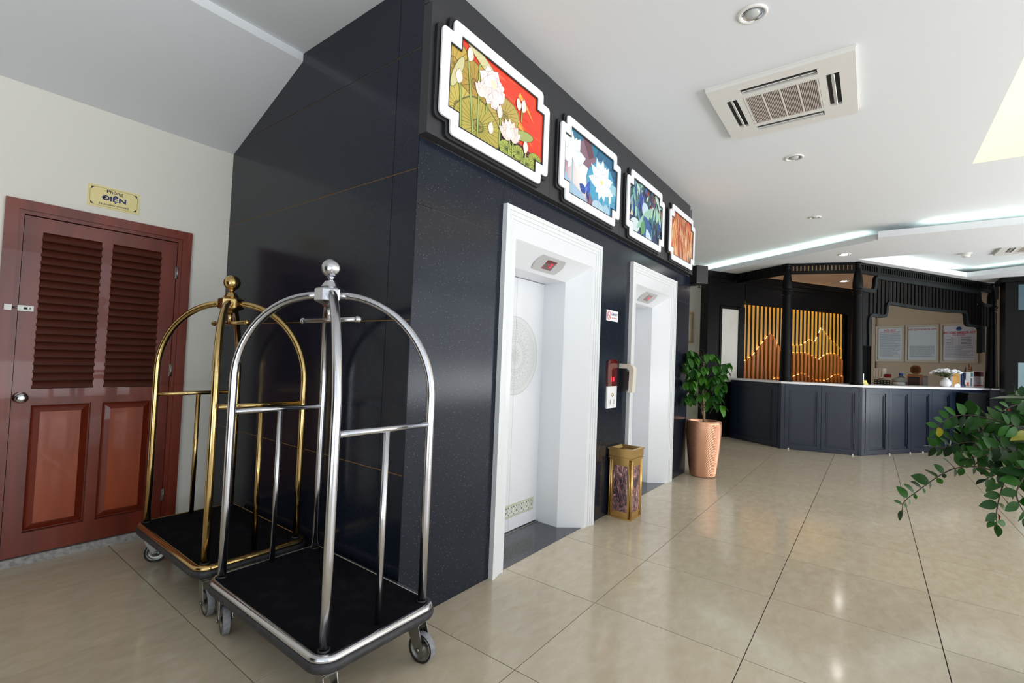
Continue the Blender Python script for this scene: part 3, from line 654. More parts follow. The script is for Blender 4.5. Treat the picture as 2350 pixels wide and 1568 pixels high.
def art_leaves(A):
    w_, h = A.w, A.h; R = random.Random(11)
    A.poly([(0, 0), (w_, 0), (w_, h), (0, h)], '28384c')
    A.poly([(0, .14), (.22, .16), (.26, .36), (0, .40)], 'e0d8b0'); A.line([(.02, .40), (.16, .26), (.2, .18)], .02, 'b04434')
    cs = ['9cc8bc', '5c94a8', '2c5c9c', '1c3468', '3c7c8c', '74b0a0', 'b8d8c8', '2448a4', '4c9070', '78a8bc', '285c60']
    for k in range(120):
        x, z = R.random() * w_, R.random() * h; L_ = .08 + R.random() * .16; a = 1.5 + R.gauss(0, .5)
        c = R.choice(cs)
        if x > .45 and z > .3 and R.random() < .5: c = R.choice(['c0563a', '6c4a7c', '382838', 'b47050', '4c3c58'])
        A.petal(x, z - .05, L_ * 1.05, L_ * .17, a, '1c2838'); A.petal(x, z - .05, L_, L_ * .14, a, c)
    A.ell(.16, .07, .12, .07, 'd4e4e8', .2); A.ell(.42, .26, .10, .08, 'c4dce8', -.5); A.petal(.20, .05, .55, .05, .62, '9cc8b4'); A.petal(.36, .20, .34, .12, -.85, '2c5c98'); A.petal(.44, .1, .3, .07, -.9, 'd0e4f0'); A.petal(.34, .02, .16, .06, 1.3, '5c9c68')
    for k in range(5): A.petal(.55 + .08 * k, .22, .16, .022, 1.2 + .12 * k, 'a8d4b4')
def art_orange(A):
    w_, h = A.w, A.h; R = random.Random(23)
    A.poly([(0, 0), (w_, 0), (w_, h), (0, h)], 'e0905c'); A.poly([(0, 0), (.25, 0), (.2, h), (0, h)], 'f0b46c'); A.ell(.42, .42, .14, .12, 'b87c5c'); A.ell(.40, .2, .12, .26, 'b45c3c')
    cs = ['f0a868', 'e87848', 'd85c3c', 'f4c48c', 'c0583c', 'f2d8b0', 'd89060', 'e86c44', '9c4434', 'f0b070']
    for k in range(240):
        x, z = R.random() * w_, R.random() * h; L_ = .06 + R.random() * .14; A.petal(x, z - .04, L_, L_ * .07, 1.57 + R.gauss(0, .22) + (x - .5) * .3, R.choice(cs))
    for k in range(8): A.petal(.35 + R.random() * .4, .0, .12, .01, 1.57 + R.gauss(0, .2), '7c4034')
def notched(x0, x1, z0, z1, nx, nz, r=0, inset=0):
    x0 += inset; x1 -= inset; z0 += inset; z1 -= inset
    raw = [(x0 + nx, z0), (x1 - nx, z0), (x1 - nx, z0 + nz), (x1, z0 + nz), (x1, z1 - nz), (x1 - nx, z1 - nz), (x1 - nx, z1), (x0 + nx, z1), (x0 + nx, z1 - nz), (x0, z1 - nz), (x0, z0 + nz), (x0 + nx, z0 + nz)]
    convex = {0, 1, 3, 4, 6, 7, 9, 10}; out = []; n = len(raw)
    for i, p in enumerate(raw):
        rr = r if i in convex else .004
        a, b = raw[i - 1], raw[(i + 1) % n]
        for k in range(5):
            t = k / 4; d1 = Vector((a[0] - p[0], a[1] - p[1])).normalized() * rr; d2 = Vector((b[0] - p[0], b[1] - p[1])).normalized() * rr
            q = Vector(p) + d1 * (1 - t) ** 2 + d2 * t ** 2; out.append((q.x, q.y))
    return out
def picture(x0, x1, fn, label):
    r = empty('wall_picture', ((x0 + x1) / 2, 1.79, 2.82), label, 'picture', 'four pictures over the elevators')
    z0, z1 = 2.513, 3.130; zb, zt_ = z0 - .018, z1 + .014
    def full(name, loop, y0, y1, m_):
        mb = MB(); n = len(loop); c = ((x0 + x1) / 2, (z0 + z1) / 2)
        P = [WF(p[0], y, p[1]) for y in (y0, y1) for p in loop] + [WF(c[0], y0, c[1]), WF(c[0], y1, c[1])]
        mb.add(P, [(i, (i + 1) % n, 2 * n) for i in range(n)] + [((i + 1) % n + n, i + n, 2 * n + 1) for i in range(n)] + [(i, n + i, n + (i + 1) % n, (i + 1) % n) for i in range(n)])
        return obj(name, mb, m_, r)
    full('backing_plate', notched(x0 - .022, x1 + .022, zb, zt_, .082, .075, .034), 1.782, 1.8015, M['plate_black'])
    full('image_board', notched(x0 + .02, x1 - .02, z0 + .02, z1 - .02, .082, .075, .01), 1.7755, 1.7815, M['white_plate'])
    A = Art(x0 + (x1 - x0 - .885) / 2, z0 + .056, 1.7752); fn(A); obj('printed_image', A.mb, M['print'], r)
    o_ = notched(x0, x1, z0, z1, .082, .075, .03); i_ = notched(x0, x1, z0, z1, .082, .075, .002, .060); g_ = notched(x0, x1, z0, z1, .082, .075, .002, .070)
    obj('white_border', MB().ring(WF, o_, i_, 1.7650, 1.7754), M['white_plate'], r)
    obj('inner_line', MB().ring(WF, i_, g_, 1.7690, 1.7700), M['plate_black'], r)
picture(1.645, 2.658, art_lotus_red, 'framed print of white lotus and green pads on red, leftmost of the four')
picture(2.812, 3.812, art_lotus_blue, 'framed print of two white lotus flowers on blue and mauve')
picture(3.962, 4.925, art_leaves, 'framed print of crowded blue and green leaves, third from the left')
picture(5.092, 6.012, art_orange, 'framed print of an orange abstract, at the far end of the row')

# ================================================================== SMALL THINGS ON THE LIFT WALL
pl = lambda x, z, y: (lambda a, b, c: Vector((x + a, y - c, z + b)))
r = empty('call_panel', (3.95, D1, .94), 'elevator call panel with dark red display over a white button plate', 'call panel')
pts = [(3.86, 1.142), (4.05, 1.142), (4.05, 1.352)] + [(3.955 + .095 * cos(pi * k / 10), 1.352 + .028 * sin(pi * k / 10)) for k in range(1, 10)] + [(3.86, 1.352)]
obj('display', MB().slab(WF, pts, D1 - .014, D1 - .0005), M['red_glass'], r)
box_obj('button_plate', WF, 3.86, 4.055, D1 - .013, D1 - .0005, .945, 1.14, M['paper'], r)
for q, dg in enumerate('18'): obj('digit', MB().text(dg, .055, pl(3.935 + .04 * q, 1.20, D1 - .0146), bold=.002), M['red_led'], r)
mb = MB().lathe((3.965, D1 - .013, 1.062), [(.017, 0), (.017, .004), (.012, .006), (.001, .006)], 20, axis=(0, -1, 0)); obj('button', mb, M['brass'], r)
mb = MB(); mb.text('OPEN', .016, lambda a, b, c: Vector((3.925 + b, D1 - .0135 - c, 1.02 - a - .02)), bold=.0006); mb.text('HOLD', .016, lambda a, b, c: Vector((4.0 + b, D1 - .0135 - c, 1.02 - a - .02)), bold=.0006)
obj('lettering', mb, M['ink_black'], r)

r = empty('no_smoking_sign', (3.93, D1, 1.72), 'small white no smoking sign on the granite between the elevators', 'sign')
box_obj('sign_plate', WF, 3.815, 4.047, D1 - .005, D1 - .0005, 1.722, 1.817, M['paper'], r)
mb = MB(); cx, cz = 3.862, 1.770
o_ = [(cx + .034 * cos(2 * pi * k / 28), cz + .041 * sin(2 * pi * k / 28)) for k in range(28)]; i_ = [(cx + .027 * cos(2 * pi * k / 28), cz + .034 * sin(2 * pi * k / 28)) for k in range(28)]
mb.ring(WF, o_, i_, D1 - .0062, D1 - .0052); mb.slab(WF, [(cx - .022, cz + .018), (cx - .018, cz + .024), (cx + .022, cz - .018), (cx + .018, cz - .024)], D1 - .0064, D1 - .0052)
mb.text('NO SMOKING', .018, pl(3.972, 1.750, D1 - .0052)); obj('red_symbol', mb, M['ink_red'], r)
mb = MB(); mb.box(WF, cx - .02, cx + .012, D1 - .0058, D1 - .0052, cz - .006, cz + .001); mb.text('CẤM HÚT', .03, pl(3.972, 1.782, D1 - .0052), bold=.0008); obj('lettering', mb, M['ink_navy'], r)

# cream hooded dispenser beside the call panel
r = empty('wall_dispenser', (4.17, D1, 1.08), 'cream curved hood dispenser with black body, right of the call panel', 'dispenser')
FD = Fr(4.155, D1, -90)   # a: out of the wall, b: towards +x (b positive is +x)
o_ = [(0, 1.345)] + [(.085 + .055 * sin(t), 1.290 + .055 * cos(t)) for t in [pi / 2 * k / 8 for k in range(9)]] + [(.132, 1.085)]
i_ = [(0, 1.302)] + [(.074 + .026 * sin(t), 1.276 + .026 * cos(t)) for t in [pi / 2 * k / 8 for k in range(9)]] + [(.094, 1.085)]
P = o_ + i_[::-1]; n = len(o_); mb = MB()
vs = [FD(p[0], b, p[1]) for b in (-.035, .035) for p in o_ + i_]
m2 = 2 * n
fs = [(i, i + 1, n + i + 1, n + i) for i in range(n - 1)] + [(m2 + i + 1, m2 + i, m2 + n + i, m2 + n + i + 1) for i in range(n - 1)]
fs += [(i + 1, i, m2 + i, m2 + i + 1) for i in range(n - 1)] + [(n + i, n + i + 1, m2 + n + i + 1, m2 + n + i) for i in range(n - 1)] + [(0, n, m2 + n, m2), (n - 1, m2 + n - 1, m2 + 2 * n - 1, 2 * n - 1)]
mb.add(vs, fs); obj('hood', mb, M['ivory'], r)
mb = MB(); mb.slab(FD, [(.0005, 1.30), (.05, 1.30), (.085, 1.27), (.086, 1.12), (.06, 1.09), (.0005, 1.09)], -.026, .026); obj('body', mb, M['black_plastic'], r)
mb = MB(); mb.slab(FD, [(.1335, 1.26), (.1345, 1.26), (.1345, 1.18), (.1335, 1.18)], -.02, .02); obj('chrome_badge', mb, M['chrome'], r)

# power-room sign
r = empty('power_room_sign', (.887, D2, 2.24), 'pale yellow sign with blue lettering above the red wooden door', 'sign')
box_obj('sign_plate', WF, .751, 1.024, D2 - .005, D2 - .0005, 2.238, 2.380, M['yellow_sign'], r)
mb = MB(); yy = D2 - .0053
mb.text('Phòng', .031, pl(.888, 2.351, yy), bold=.0004, sx=1.12); mb.text('(a power-room)', .020, pl(.888, 2.266, yy), bold=.0002, sx=1.2)
def rr(x0, x1, z0, z1, r_): return [(cx + r_ * cos(a), cz + r_ * sin(a)) for (cx, cz, s_) in ((x1 - r_, z1 - r_, 0), (x0 + r_, z1 - r_, pi / 2), (x0 + r_, z0 + r_, pi), (x1 - r_, z0 + r_, 1.5 * pi)) for a in [s_ + pi / 2 * k / 6 for k in range(7)]]
mb.ring(WF, rr(.762, 1.013, 2.249, 2.369, .032), rr(.7632, 1.0118, 2.2502, 2.3678, .031), yy - .0005, yy)
for sx_ in (0, 1):
    for sz_ in (0, 1):
        px, pz = (.765, 1.010)[sx_], (2.252, 2.366)[sz_]; dx, dz = (1, -1)[sx_], (1, -1)[sz_]
        for q in range(3): mb.slab(WF, [(px + dx * (.002 + q * .006), pz + dz * .001), (px + dx * (.006 + q * .006), pz + dz * .002), (px + dx * .003, pz + dz * (.006 + q * .006)), (px + dx * .001, pz + dz * (.002 + q * .006))], yy - .0005, yy)
obj('black_lettering', mb, M['ink_black'], r)
obj('blue_lettering', MB().text('ĐIỆN', .042, pl(.888, 2.305, yy), bold=.0016, sx=1.3), M['ink_navy'], r)

# loudspeaker on the far corner
r = empty('loudspeaker', (6.33, 1.74, 2.36), 'black loudspeaker bracketed to the far corner of the granite wall', 'loudspeaker')
SF = Fr(6.30, 1.80, -38)
box_obj('cabinet', SF, -.085, .085, -.09, .09, 2.40, 2.63, M['black_plastic'], r, .008)
box_obj('grille', SF, -.090, -.086, -.075, .075, 2.412, 2.618, M['black_wood'], r)
mb = MB(); mb.box(WF, 6.181, 6.26, 1.88, 1.91, 2.36, 2.42); mb.box(WF, 6.22, 6.27, 1.80, 1.90, 2.375, 2.40); mb.lathe((6.30, 1.78, 2.36), [(.006, 0), (.006, .04)], 10); mb.lathe((6.30, 1.78, 2.355), [(.018, 0), (.018, .01)], 12)
obj('bracket', mb, M['black_plastic'], r)

# ================================================================== LUGGAGE CARTS
def cart(cx, cy, m_, m2, label, casters, rotz=0):
    r = empty('luggage_cart', (cx, cy, 0), label, 'luggage cart', 'luggage carts beside the granite shaft')
    X, Y, Rp = .240, .4375, .0188; HO = .03
    G = Fr(cx, cy, rotz)
    def rrect(a, b, rad, n=7):
        return [(sx * (a - rad) + rad * cos(t), sy * (b - rad) + rad * sin(t)) for (sx, sy, s_) in ((1, 1, 0), (-1, 1, pi / 2), (-1, -1, pi), (1, -1, 1.5 * pi)) for t in [s_ + pi / 2 * k / n for k in range(n + 1)]]
    def loft(mb, prof, close=True):   # prof: (inset, z) around the rounded deck rectangle
        loops = [[G(p[0], p[1], z) for p in rrect(.300 - i, .505 - i, max(.02, .085 - i))] for i, z in prof]
        n = len(loops[0]); vs = [v for L in loops for v in L]; m__ = len(loops)
        mb.add(vs, [(k * n + i, k * n + (i + 1) % n, ((k + 1) % m__) * n + (i + 1) % n, ((k + 1) % m__) * n + i) for k in range(m__ if close else m__ - 1) for i in range(n)], 0, True)
    mb = MB(); loft(mb, [(.020, .232), (.006, .229), (0, .218), (0, .205), (.006, .195), (.020, .191)]); obj('rubber_bumper', mb, M['rubber'], r)
    mb = MB(); loft(mb, [(.034, .249), (.031, .2525), (.027, .2535), (.017, .2515), (.010, .246), (.007, .236), (.008, .2305), (.021, .2325), (.034, .236)]); obj('deck_rim', mb, m_, r)
    pts = [G(p[0], p[1]) for p in rrect(.2665, .4715, .052)]
    obj('deck_carpet', MB().prism([(p.x, p.y) for p in pts], .232, .2505), M['carpet'], r)
    pts = [G(p[0], p[1]) for p in rrect(.279, .484, .06)]
    obj('deck_base', MB().prism([(p.x, p.y) for p in pts], .188, .2315), M['rubber_black'], r)
    zt, zb_ = 1.622, 1.18
    for (sx, sy) in ((-1, -1), (1, -1), (1, 1), (-1, 1)):
        path = [G(sx * X, sy * Y, .2505), G(sx * X, sy * Y, .6), G(sx * X, sy * Y, zb_)]
        for k in range(1, 15):
            t = pi / 2 * k / 14; f = .055 / sqrt(X * X + Y * Y) + (1 - .055 / sqrt(X * X + Y * Y)) * cos(t)
            path.append(G(sx * X * f, sy * Y * f + HO * sin(t), zb_ + (zt - zb_) * sin(t)))
        obj('bent_post', MB().tube(path, Rp, 20), m_, r)
        mb = MB().lathe(G(sx * X, sy * Y, .2506), [(.0195, 0), (.023, .001), (.023, .006), (.0195, .009)], 20, cap=False); obj('post_collar', mb, M['rubber_black'], r)
    for sy in (-1, 1):
        mb = MB().tube([G(-X + Rp * .9, sy * Y, 1.043), G(X - Rp * .9, sy * Y, 1.043)], .0133, 16); obj('end_rail', mb, m_, r)
        mb = MB().tube([G(0, sy * Y, .2506), G(0, sy * Y, 1.033)], .0133, 16); obj('middle_post', mb, m_, r)
    # hub, ball and hanging bar
    G = Fr(cx, cy + HO, rotz); ang = math.atan2(Y, X)
    def oct_(rad, z, q=.62):
        out = []
        for k in range(4):
            base = [ang, pi - ang, pi + ang, -ang][k]
            for s_ in (-1, 1): out.append(G(rad * cos(base) - s_ * rad * q * sin(base), rad * sin(base) + s_ * rad * q * cos(base), z))
        return out
    mb = MB(); loops = [oct_(.022, 1.566), oct_(.030, 1.576), oct_(.058, 1.592), oct_(.060, 1.596), oct_(.060, 1.646), oct_(.056, 1.652), oct_(.036, 1.664), oct_(.022, 1.690), oct_(.014, 1.694)]
    n = 8; mb.add([v for L in loops for v in L], [(k * n + i, k * n + (i + 1) % n, (k + 1) * n + (i + 1) % n, (k + 1) * n + i) for k in range(len(loops) - 1) for i in range(n)] + [list(range(8))[::-1], list(range(64, 72))])
    obj('hub', mb, m_, r)
    mb = MB(); mb.lathe(G(0, 0, 0), [(.010, 1.690), (.012, 1.700), (.018, 1.705), (.018, 1.709), (.011, 1.713)], 20); mb.sphere(G(0, 0, 1.752), .047, 28); obj('ball_finial', mb, m_, r)
    mb = MB(); mb.tube([G(0, 0, 1.566), G(0, 0, 1.508)], .0135, 14); obj('hanger_stem', mb, m_, r)
    mb = MB(); mb.tube([G(0, -.225, 1.503), G(0, .225, 1.503)], .0115, 14)
    obj('hanging_bar', mb, m_, r)
    for sy in (-1, 1): obj('end_knob', MB().sphere(G(0, sy * .228, 1.503), .0165, 16), m_, r)
    # casters
    G = Fr(cx, cy, rotz)
    for (sx, sy), a in zip(((-1, -1), (1, -1), (1, 1), (-1, 1)), casters):
        px, py = G(sx * .222, sy * .43)[0:2]; H_ = Fr(px, py, a); wr_ = .064; off = -.035
        mb = MB(); mb.box(H_, -.045, .045, -.04, .04, .183, .1875); mb.lathe((px, py, 0), [(.028, .168), (.030, .175), (.030, .183)], 18)
        for s_ in (-1, 1):
            pts = [(-.030, .170), (.030, .170), (.022, .130), (off + .020, .060), (off - .016, .056), (off - .022, .08), (-.036, .150)]
            mb.slab(H_, pts, s_ * .026, s_ * .029)
        mb.slab(H_, [(-.034, .166), (.032, .166), (.032, .172), (-.034, .172)], -.029, .029)
        for s_ in (-1, 1): mb.lathe(H_(off, s_ * .030, .0665), [(.009, 0), (.009, .006), (.001, .006)], 8, axis=(H_(0, s_ * 1) - H_(0, 0)))
        cf = obj('caster_fork', mb, M['steel'], r)
        axv = (H_(0, 1) - H_(0, 0))
        mb = MB().lathe(H_(off, 0, wr_ + .0005), [(.051, -.014), (.056, -.016), (.0615, -.0155), (.0615, .0155), (.056, .016), (.051, .014)], 32, axis=axv, cap=False); obj('tyre', mb, M['rubber_black'], cf)
        mb = MB().lathe(H_(off, 0, wr_ + .0005), [(.0612, -.0157), (wr_, -.012), (wr_, .012), (.0612, .0157)], 32, axis=axv, cap=False); obj('tread', mb, M['tread'], cf)
        mb = MB().lathe(H_(off, 0, wr_ + .0005), [(.010, -.018), (.014, -.018), (.018, -.009), (.042, -.008), (.047, -.014), (.0525, -.015), (.0525, .015), (.047, .014), (.042, .008), (.018, .009), (.014, .018), (.010, .018)], 28, axis=axv); obj('wheel_disc', mb, M['steel'], cf)
    return r
cart(1.280, 2.037, M['chrome'], M['steel'], 'chrome luggage cart with black deck, nearer of the two carts', (86, 100, 200, 74))
cart(1.287, 3.130, M['brass'], M['brass_dull'], 'brass luggage cart with black deck, between chrome cart and wooden door', (84, 92, 140, 163))

M['gold'] = mat('polished_gold_metal', S(216, 176, 108), .27, .8)
# ================================================================== LITTER BIN
r = empty('litter_bin', (4.045, 1.735, 0), 'brass litter bin with pink and black marble panels, between the elevators', 'litter bin')
BX = Fr(4.048, 1.735, 0); hw, hd = .118, .108
mb = MB(); mb.box(BX, -hw, hw, -hd, hd, .0, .012); mb.box(BX, -hw + .01, hw - .01, -hd + .01, hd - .01, .012, .055); obj('base', mb, M['gold'], r)
for (sx, sy) in ((-1, -1), (1, -1), (1, 1), (-1, 1)):
    mb = MB()
    for (ox, oy) in ((0, 0), (-.016, 0), (0, -.016)): mb.tube([BX(sx * (hw - .008 + ox), sy * (hd - .008 + oy), .012), BX(sx * (hw - .008 + ox), sy * (hd - .008 + oy), .515)], .0075, 12)
    obj('corner_post', mb, M['gold'], r)
for (fr, h_, dd) in ((Fr(4.048, 1.735, 0), hw, hd), (Fr(4.048, 1.735, 180), hw, hd), (Fr(4.048, 1.735, 90), hd, hw), (Fr(4.048, 1.735, -90), hd, hw)):
    o_ = [(-h_ + .028, .045), (h_ - .028, .045), (h_ - .028, .515), (-h_ + .028, .515)]; i_ = [(-h_ + .040, .062), (h_ - .040, .062), (h_ - .040, .455), (-h_ + .040, .455)]
    fp = obj('panel_frame', MB().ring(fr, o_, i_, -dd + .006, -dd + .018), M['gold'], r)
    obj('marble_panel', MB().box(fr, -h_ + .038, h_ - .038, -dd + .011, -dd + .016, .060, .457), M['marble'], fp)
mb = MB(); mb.box(BX, -hw - .004, hw + .004, -hd - .004, hd + .004, .515, .527); mb.box(BX, -hw + .004, hw - .004, -hd + .004, hd - .004, .527, .534)
mb.ring(Fr(0, 0), [(0, 0)] * 0, [], 0, 0) if False else None
obj('collar', mb, M['gold'], r)
def rings_plan(mb, fr, a, b, loops):   # loops of (inset, z) around a rectangle
    P = []
    for i, z in loops: P += [fr(-a + i, -b + i, z), fr(a - i, -b + i, z), fr(a - i, b - i, z), fr(-a + i, b - i, z)]
    mb.add(P, [(k * 4 + i, k * 4 + (i + 1) % 4, (k + 1) * 4 + (i + 1) % 4, (k + 1) * 4 + i) for k in range(len(loops) - 1) for i in range(4)]); return mb
mb = rings_plan(MB(), BX, hw + .004, hd + .004, [(0, .534), (0, .590), (-.007, .591), (-.007, .604), (0, .605), (.018, .605), (.046, .586), (.046, .54)])
mb.box(BX, -.006, .006, -hd + .05, hd - .05, .575, .590)
obj('lid', mb, M['gold'], r)
box_obj('dark_interior', BX, -hw + .045, hw - .045, -hd + .045, hd - .045, .536, .548, M['dark_gap'], r)

# ================================================================== PLANTER WITH TREE
def leaf_mesh(name, L_, w_, m_, fold=.25, droop=.25):
    vs, fs = [], []; n = 6
    for k in range(n + 1):
        t = k / n; x = t * L_; hwid = w_ / 2 * sin(pi * min(1, .04 + t * .96)) ** .75 * (1.12 - .3 * t); z = -droop * L_ * t * t
        vs += [(x, -hwid, z + fold * hwid), (x, 0, z), (x, hwid, z + fold * hwid)]
    for k in range(n):
        a = k * 3; fs += [(a, a + 1, a + 4, a + 3), (a + 1, a + 2, a + 5, a + 4)]
    me = bpy.data.meshes.new(name); me.from_pydata(vs, [], fs); me.materials.append(m_)
    me.polygons.foreach_set('use_smooth', [True] * len(fs)); me.update(); return me
def put_leaf(name, me, parent, pos, direc, up, s_=1.0):
    d = Vector(direc).normalized(); u = Vector(up); y = u.cross(d)
    if y.length < 1e-3: y = Vector((1, 0, 0)).cross(d)
    y.normalize(); z = d.cross(y)
    o = bpy.data.objects.new(name, me); COL.objects.link(o); o.parent = parent
    mm = Matrix((d, y, z)).transposed().to_4x4()
    o.rotation_euler = mm.to_euler(); o.location = Vector(pos) - wpos(parent); o.scale = (s_,) * 3; WO[o.name] = Vector(pos)
    return o
PC = Vector((6.19, 1.650, 0))
pt = empty('floor_planter', PC, 'tall rippled copper-coloured planter at the end of the granite wall', 'planter')
prof = [(.135, 0), (.146, .004), (.152, .02), (.170, .16), (.187, .32), (.199, .48), (.203, .58), (.202, .64), (.200, .672), (.195, .677), (.188, .677), (.184, .67), (.184, .60)]
def prad(z):
    for (r0, z0), (r1, z1) in zip(prof[:9], prof[1:9]):
        if z <= z1: return r0 + (r1 - r0) * (z - z0) / (z1 - z0)
    return prof[8][0]
NZ, NT = 230, 128; vs = []; pm = MB()
for i in range(NZ + 1):
    z = .006 + (.655 - .006) * i / NZ
    for k in range(NT):
        th = 2 * pi * k / NT; env = min(1, i / 6, (NZ - i) / 6)
        q = prad(z) + .0036 * env * (sin(330 * (z + .085 * sin(2 * th - .6) + .02 * sin(th))) - .3)
        vs.append((PC.x + q * cos(th), PC.y + q * sin(th), z))
pm.add(vs, [(i * NT + k, i * NT + (k + 1) % NT, (i + 1) * NT + (k + 1) % NT, (i + 1) * NT + k) for i in range(NZ) for k in range(NT)], 0, True)
pm.lathe(PC, [(.135, 0), (.146, .006)], 48, cap=False).lathe(PC, [(.2015, .655), (.200, .672), (.195, .677), (.188, .677), (.184, .67), (.184, .60)], 64, cap=False)
obj('pot', pm, M['copper'], pt, origin=PC)
mb = MB().lathe(PC, [(.001, .600), (.12, .606), (.183, .601)], 32, cap=False); obj('soil', mb, M['soil'], pt)
tr_ = empty('potted_tree', PC + Vector((0, 0, .604)), 'small bushy green tree growing from the copper-coloured planter', 'plant')
trunk = [PC + Vector((0, 0, .60)), PC + Vector((.005, .0, .75)), PC + Vector((.0, .01, .88)), PC + Vector((.0, .02, 1.02)), PC + Vector((.01, .02, 1.2)), PC + Vector((.0, .02, 1.4))]
tk = obj('trunk', MB().tube(trunk, [.017, .014, .013, .012, .009, .005], 10), M['bark'], tr_)
rd = random.Random(4)
mb = MB(); mb.tube([PC + Vector((.0, 0, .70)), PC + Vector((.0, .03, .80)), PC + Vector((.01, .045, .92)), PC + Vector((.02, .07, 1.0))], [.008, .007, .005, .004], 8); obj('branch', mb, M['bark'], tr_)
lm = [leaf_mesh('leaf_small', .075, .042, M['leaf_a']), leaf_mesh('leaf_large', .092, .050, M['leaf_a'], .2, .35)]
nl = 0
for k in range(56):
    a = k * 2.399 + rd.random() * .4; hgt = .88 + .66 * rd.random() ** .75; rad = .12 + .28 * rd.random() ** .5
    if hgt > 1.42: rad *= .78
    if hgt < 1.05: rad *= .85
    tip = PC + Vector((rad * cos(a) - .04, rad * sin(a) + .04, hgt))
    if tip.y > 1.80 and tip.x < 6.25: tip.y = 1.79; tip.x = min(tip.x, 6.12) - .05
    base = PC + Vector((0, .015, min(1.38, hgt - .10 - rd.random() * .1)))
    mid = (base + tip) / 2 + Vector((0, 0, .05))
    obj('twig', MB().tube([base, mid, tip], [.0035, .003, .0018], 5), M['stem'], tr_)
    nn = 5
    for q in range(nn):
        b = a + (q - nn / 2) * 1.15 + rd.random() * .5; t_ = .45 + .55 * (q / (nn - 1))
        p = mid.lerp(tip, t_ if q < nn - 1 else 1.0)
        d = Vector((cos(b), sin(b), -.55 - rd.random() * .7))
        e = p + d.normalized() * .09
        if e.y > 1.85 and e.x < 6.2: d = Vector((d.x - .4, -abs(d.y), d.z))
        put_leaf('leaf', rd.choice(lm), tr_, p, d, (d.x * .3, d.y * .3, 1), 1.2 + rd.random() * .4); nl += 1
for (dy, dz, L_) in ((.02, 1.52, .05), (.05, 1.50, .04)):
    mb = MB().tube([PC + Vector((0, .02, 1.40)), PC + Vector((0, dy, dz)), PC + Vector((0, dy + .02, dz + .04)), PC + Vector((0, dy + .05, dz + .035))], .0018, 5); obj('shoot', mb, M['stem_brown'], tr_)

# ================================================================== FOREGROUND POT PLANT (arching stems with paired leaflets)
PZ = Vector((3.05, -.75, 0))
pp = empty('plant_pot', PZ, 'dark round pot on the floor under the arching green plant', 'planter')
obj('pot', MB().lathe(PZ, [(.10, 0), (.112, .004), (.122, .03), (.148, .30), (.158, .58), (.166, .585), (.166, .63), (.158, .635), (.150, .63), (.150, .58)], 40, cap=False), M['rubber'], pp)
obj('soil', MB().lathe(PZ, [(.001, .590), (.08, .596), (.149, .590)], 28, cap=False), M['soil'], pp)
zz = empty('arching_plant', PZ + Vector((0, 0, .60)), 'green plant with arching stems of glossy oval leaflets at right edge', 'plant')
STEMS = [
[(3.05,-0.75,0.60),(3.166,-0.68,0.97),(3.135,-0.555,0.947),(3.107,-0.467,0.931),(3.068,-0.383,0.942),(3.041,-0.314,0.925),(3.021,-0.252,0.877),(3.001,-0.189,0.811),(2.962,-0.133,0.753),(2.956,-0.124,0.709)],
[(3.07,-0.74,0.60),(3.462,-0.744,1.027),(3.36,-0.609,1.033),(3.284,-0.508,1.04),(3.248,-0.428,1.042),(3.191,-0.352,1.03),(3.154,-0.286,1.003),(3.126,-0.248,1.006)],
[(3.09,-0.72,0.60),(3.609,-0.775,1.078),(3.476,-0.6,1.102),(3.37,-0.46,1.084),(3.324,-0.398,1.075),(3.279,-0.337,1.05),(3.241,-0.285,1.014)],
[(3.05,-0.70,0.60),(3.147,-0.663,1.113),(3.173,-0.534,1.143),(3.163,-0.438,1.164),(3.112,-0.373,1.175),(3.069,-0.315,1.166),(3.04,-0.274,1.139),(3.02,-0.247,1.103)],
[(3.02,-0.76,0.60),(2.93,-0.618,0.97),(2.832,-0.489,0.99),(2.803,-0.45,0.962),(2.793,-0.433,0.907),(2.786,-0.42,0.844),(2.784,-0.415,0.79),(2.788,-0.418,0.755)],
[(3.0,-0.74,0.60),(2.866,-0.616,0.963),(2.787,-0.512,0.984),(2.765,-0.48,0.939),(2.758,-0.468,0.895),(2.771,-0.483,0.844),(2.796,-0.514,0.802)],
[(3.10,-0.77,0.60),(3.457,-0.743,1.132),(3.308,-0.628,1.122),(3.233,-0.529,1.137),(3.213,-0.453,1.137),(3.172,-0.365,1.119)],
[(3.03,-0.78,0.60),(3.031,-0.676,1.108),(2.959,-0.587,1.214),(2.901,-0.513,1.274),(2.872,-0.476,1.291)],
[(3.08,-0.70,0.60),(3.314,-0.712,1.001),(3.217,-0.583,0.995),(3.156,-0.503,0.995),(3.095,-0.423,0.997),(3.053,-0.367,0.98)],
[(3.02,-0.70,0.60),(3.025,-0.662,1.016),(2.954,-0.573,1.103),(2.902,-0.507,1.146),(2.862,-0.456,1.161)],
[(3.06,-0.80,0.60),(3.318,-0.713,0.921),(3.242,-0.616,0.976),(3.188,-0.544,0.969),(3.142,-0.48,0.919),(3.103,-0.427,0.886)],
[(3.11,-0.73,0.60),(3.547,-0.776,1.085),(3.449,-0.655,1.229),(3.384,-0.569,1.225),(3.322,-0.484,1.167)],
[(3.04,-0.72,0.60),(3.162,-0.679,1.037),(3.103,-0.602,1.052),(3.046,-0.526,1.039),(2.988,-0.449,1.044),(2.942,-0.388,1.032)]]
lz = [leaf_mesh('leaflet_oval', .072, .044, M['leaf_z'], .2, .1), leaf_mesh('leaflet_broad', .084, .054, M['leaf_z'], .15, .2), leaf_mesh('leaflet_yellow', .078, .048, M['leaf_y'], .2, .2), leaf_mesh('leaflet_dead', .05, .016, M['leaf_b'], .5, .5)]
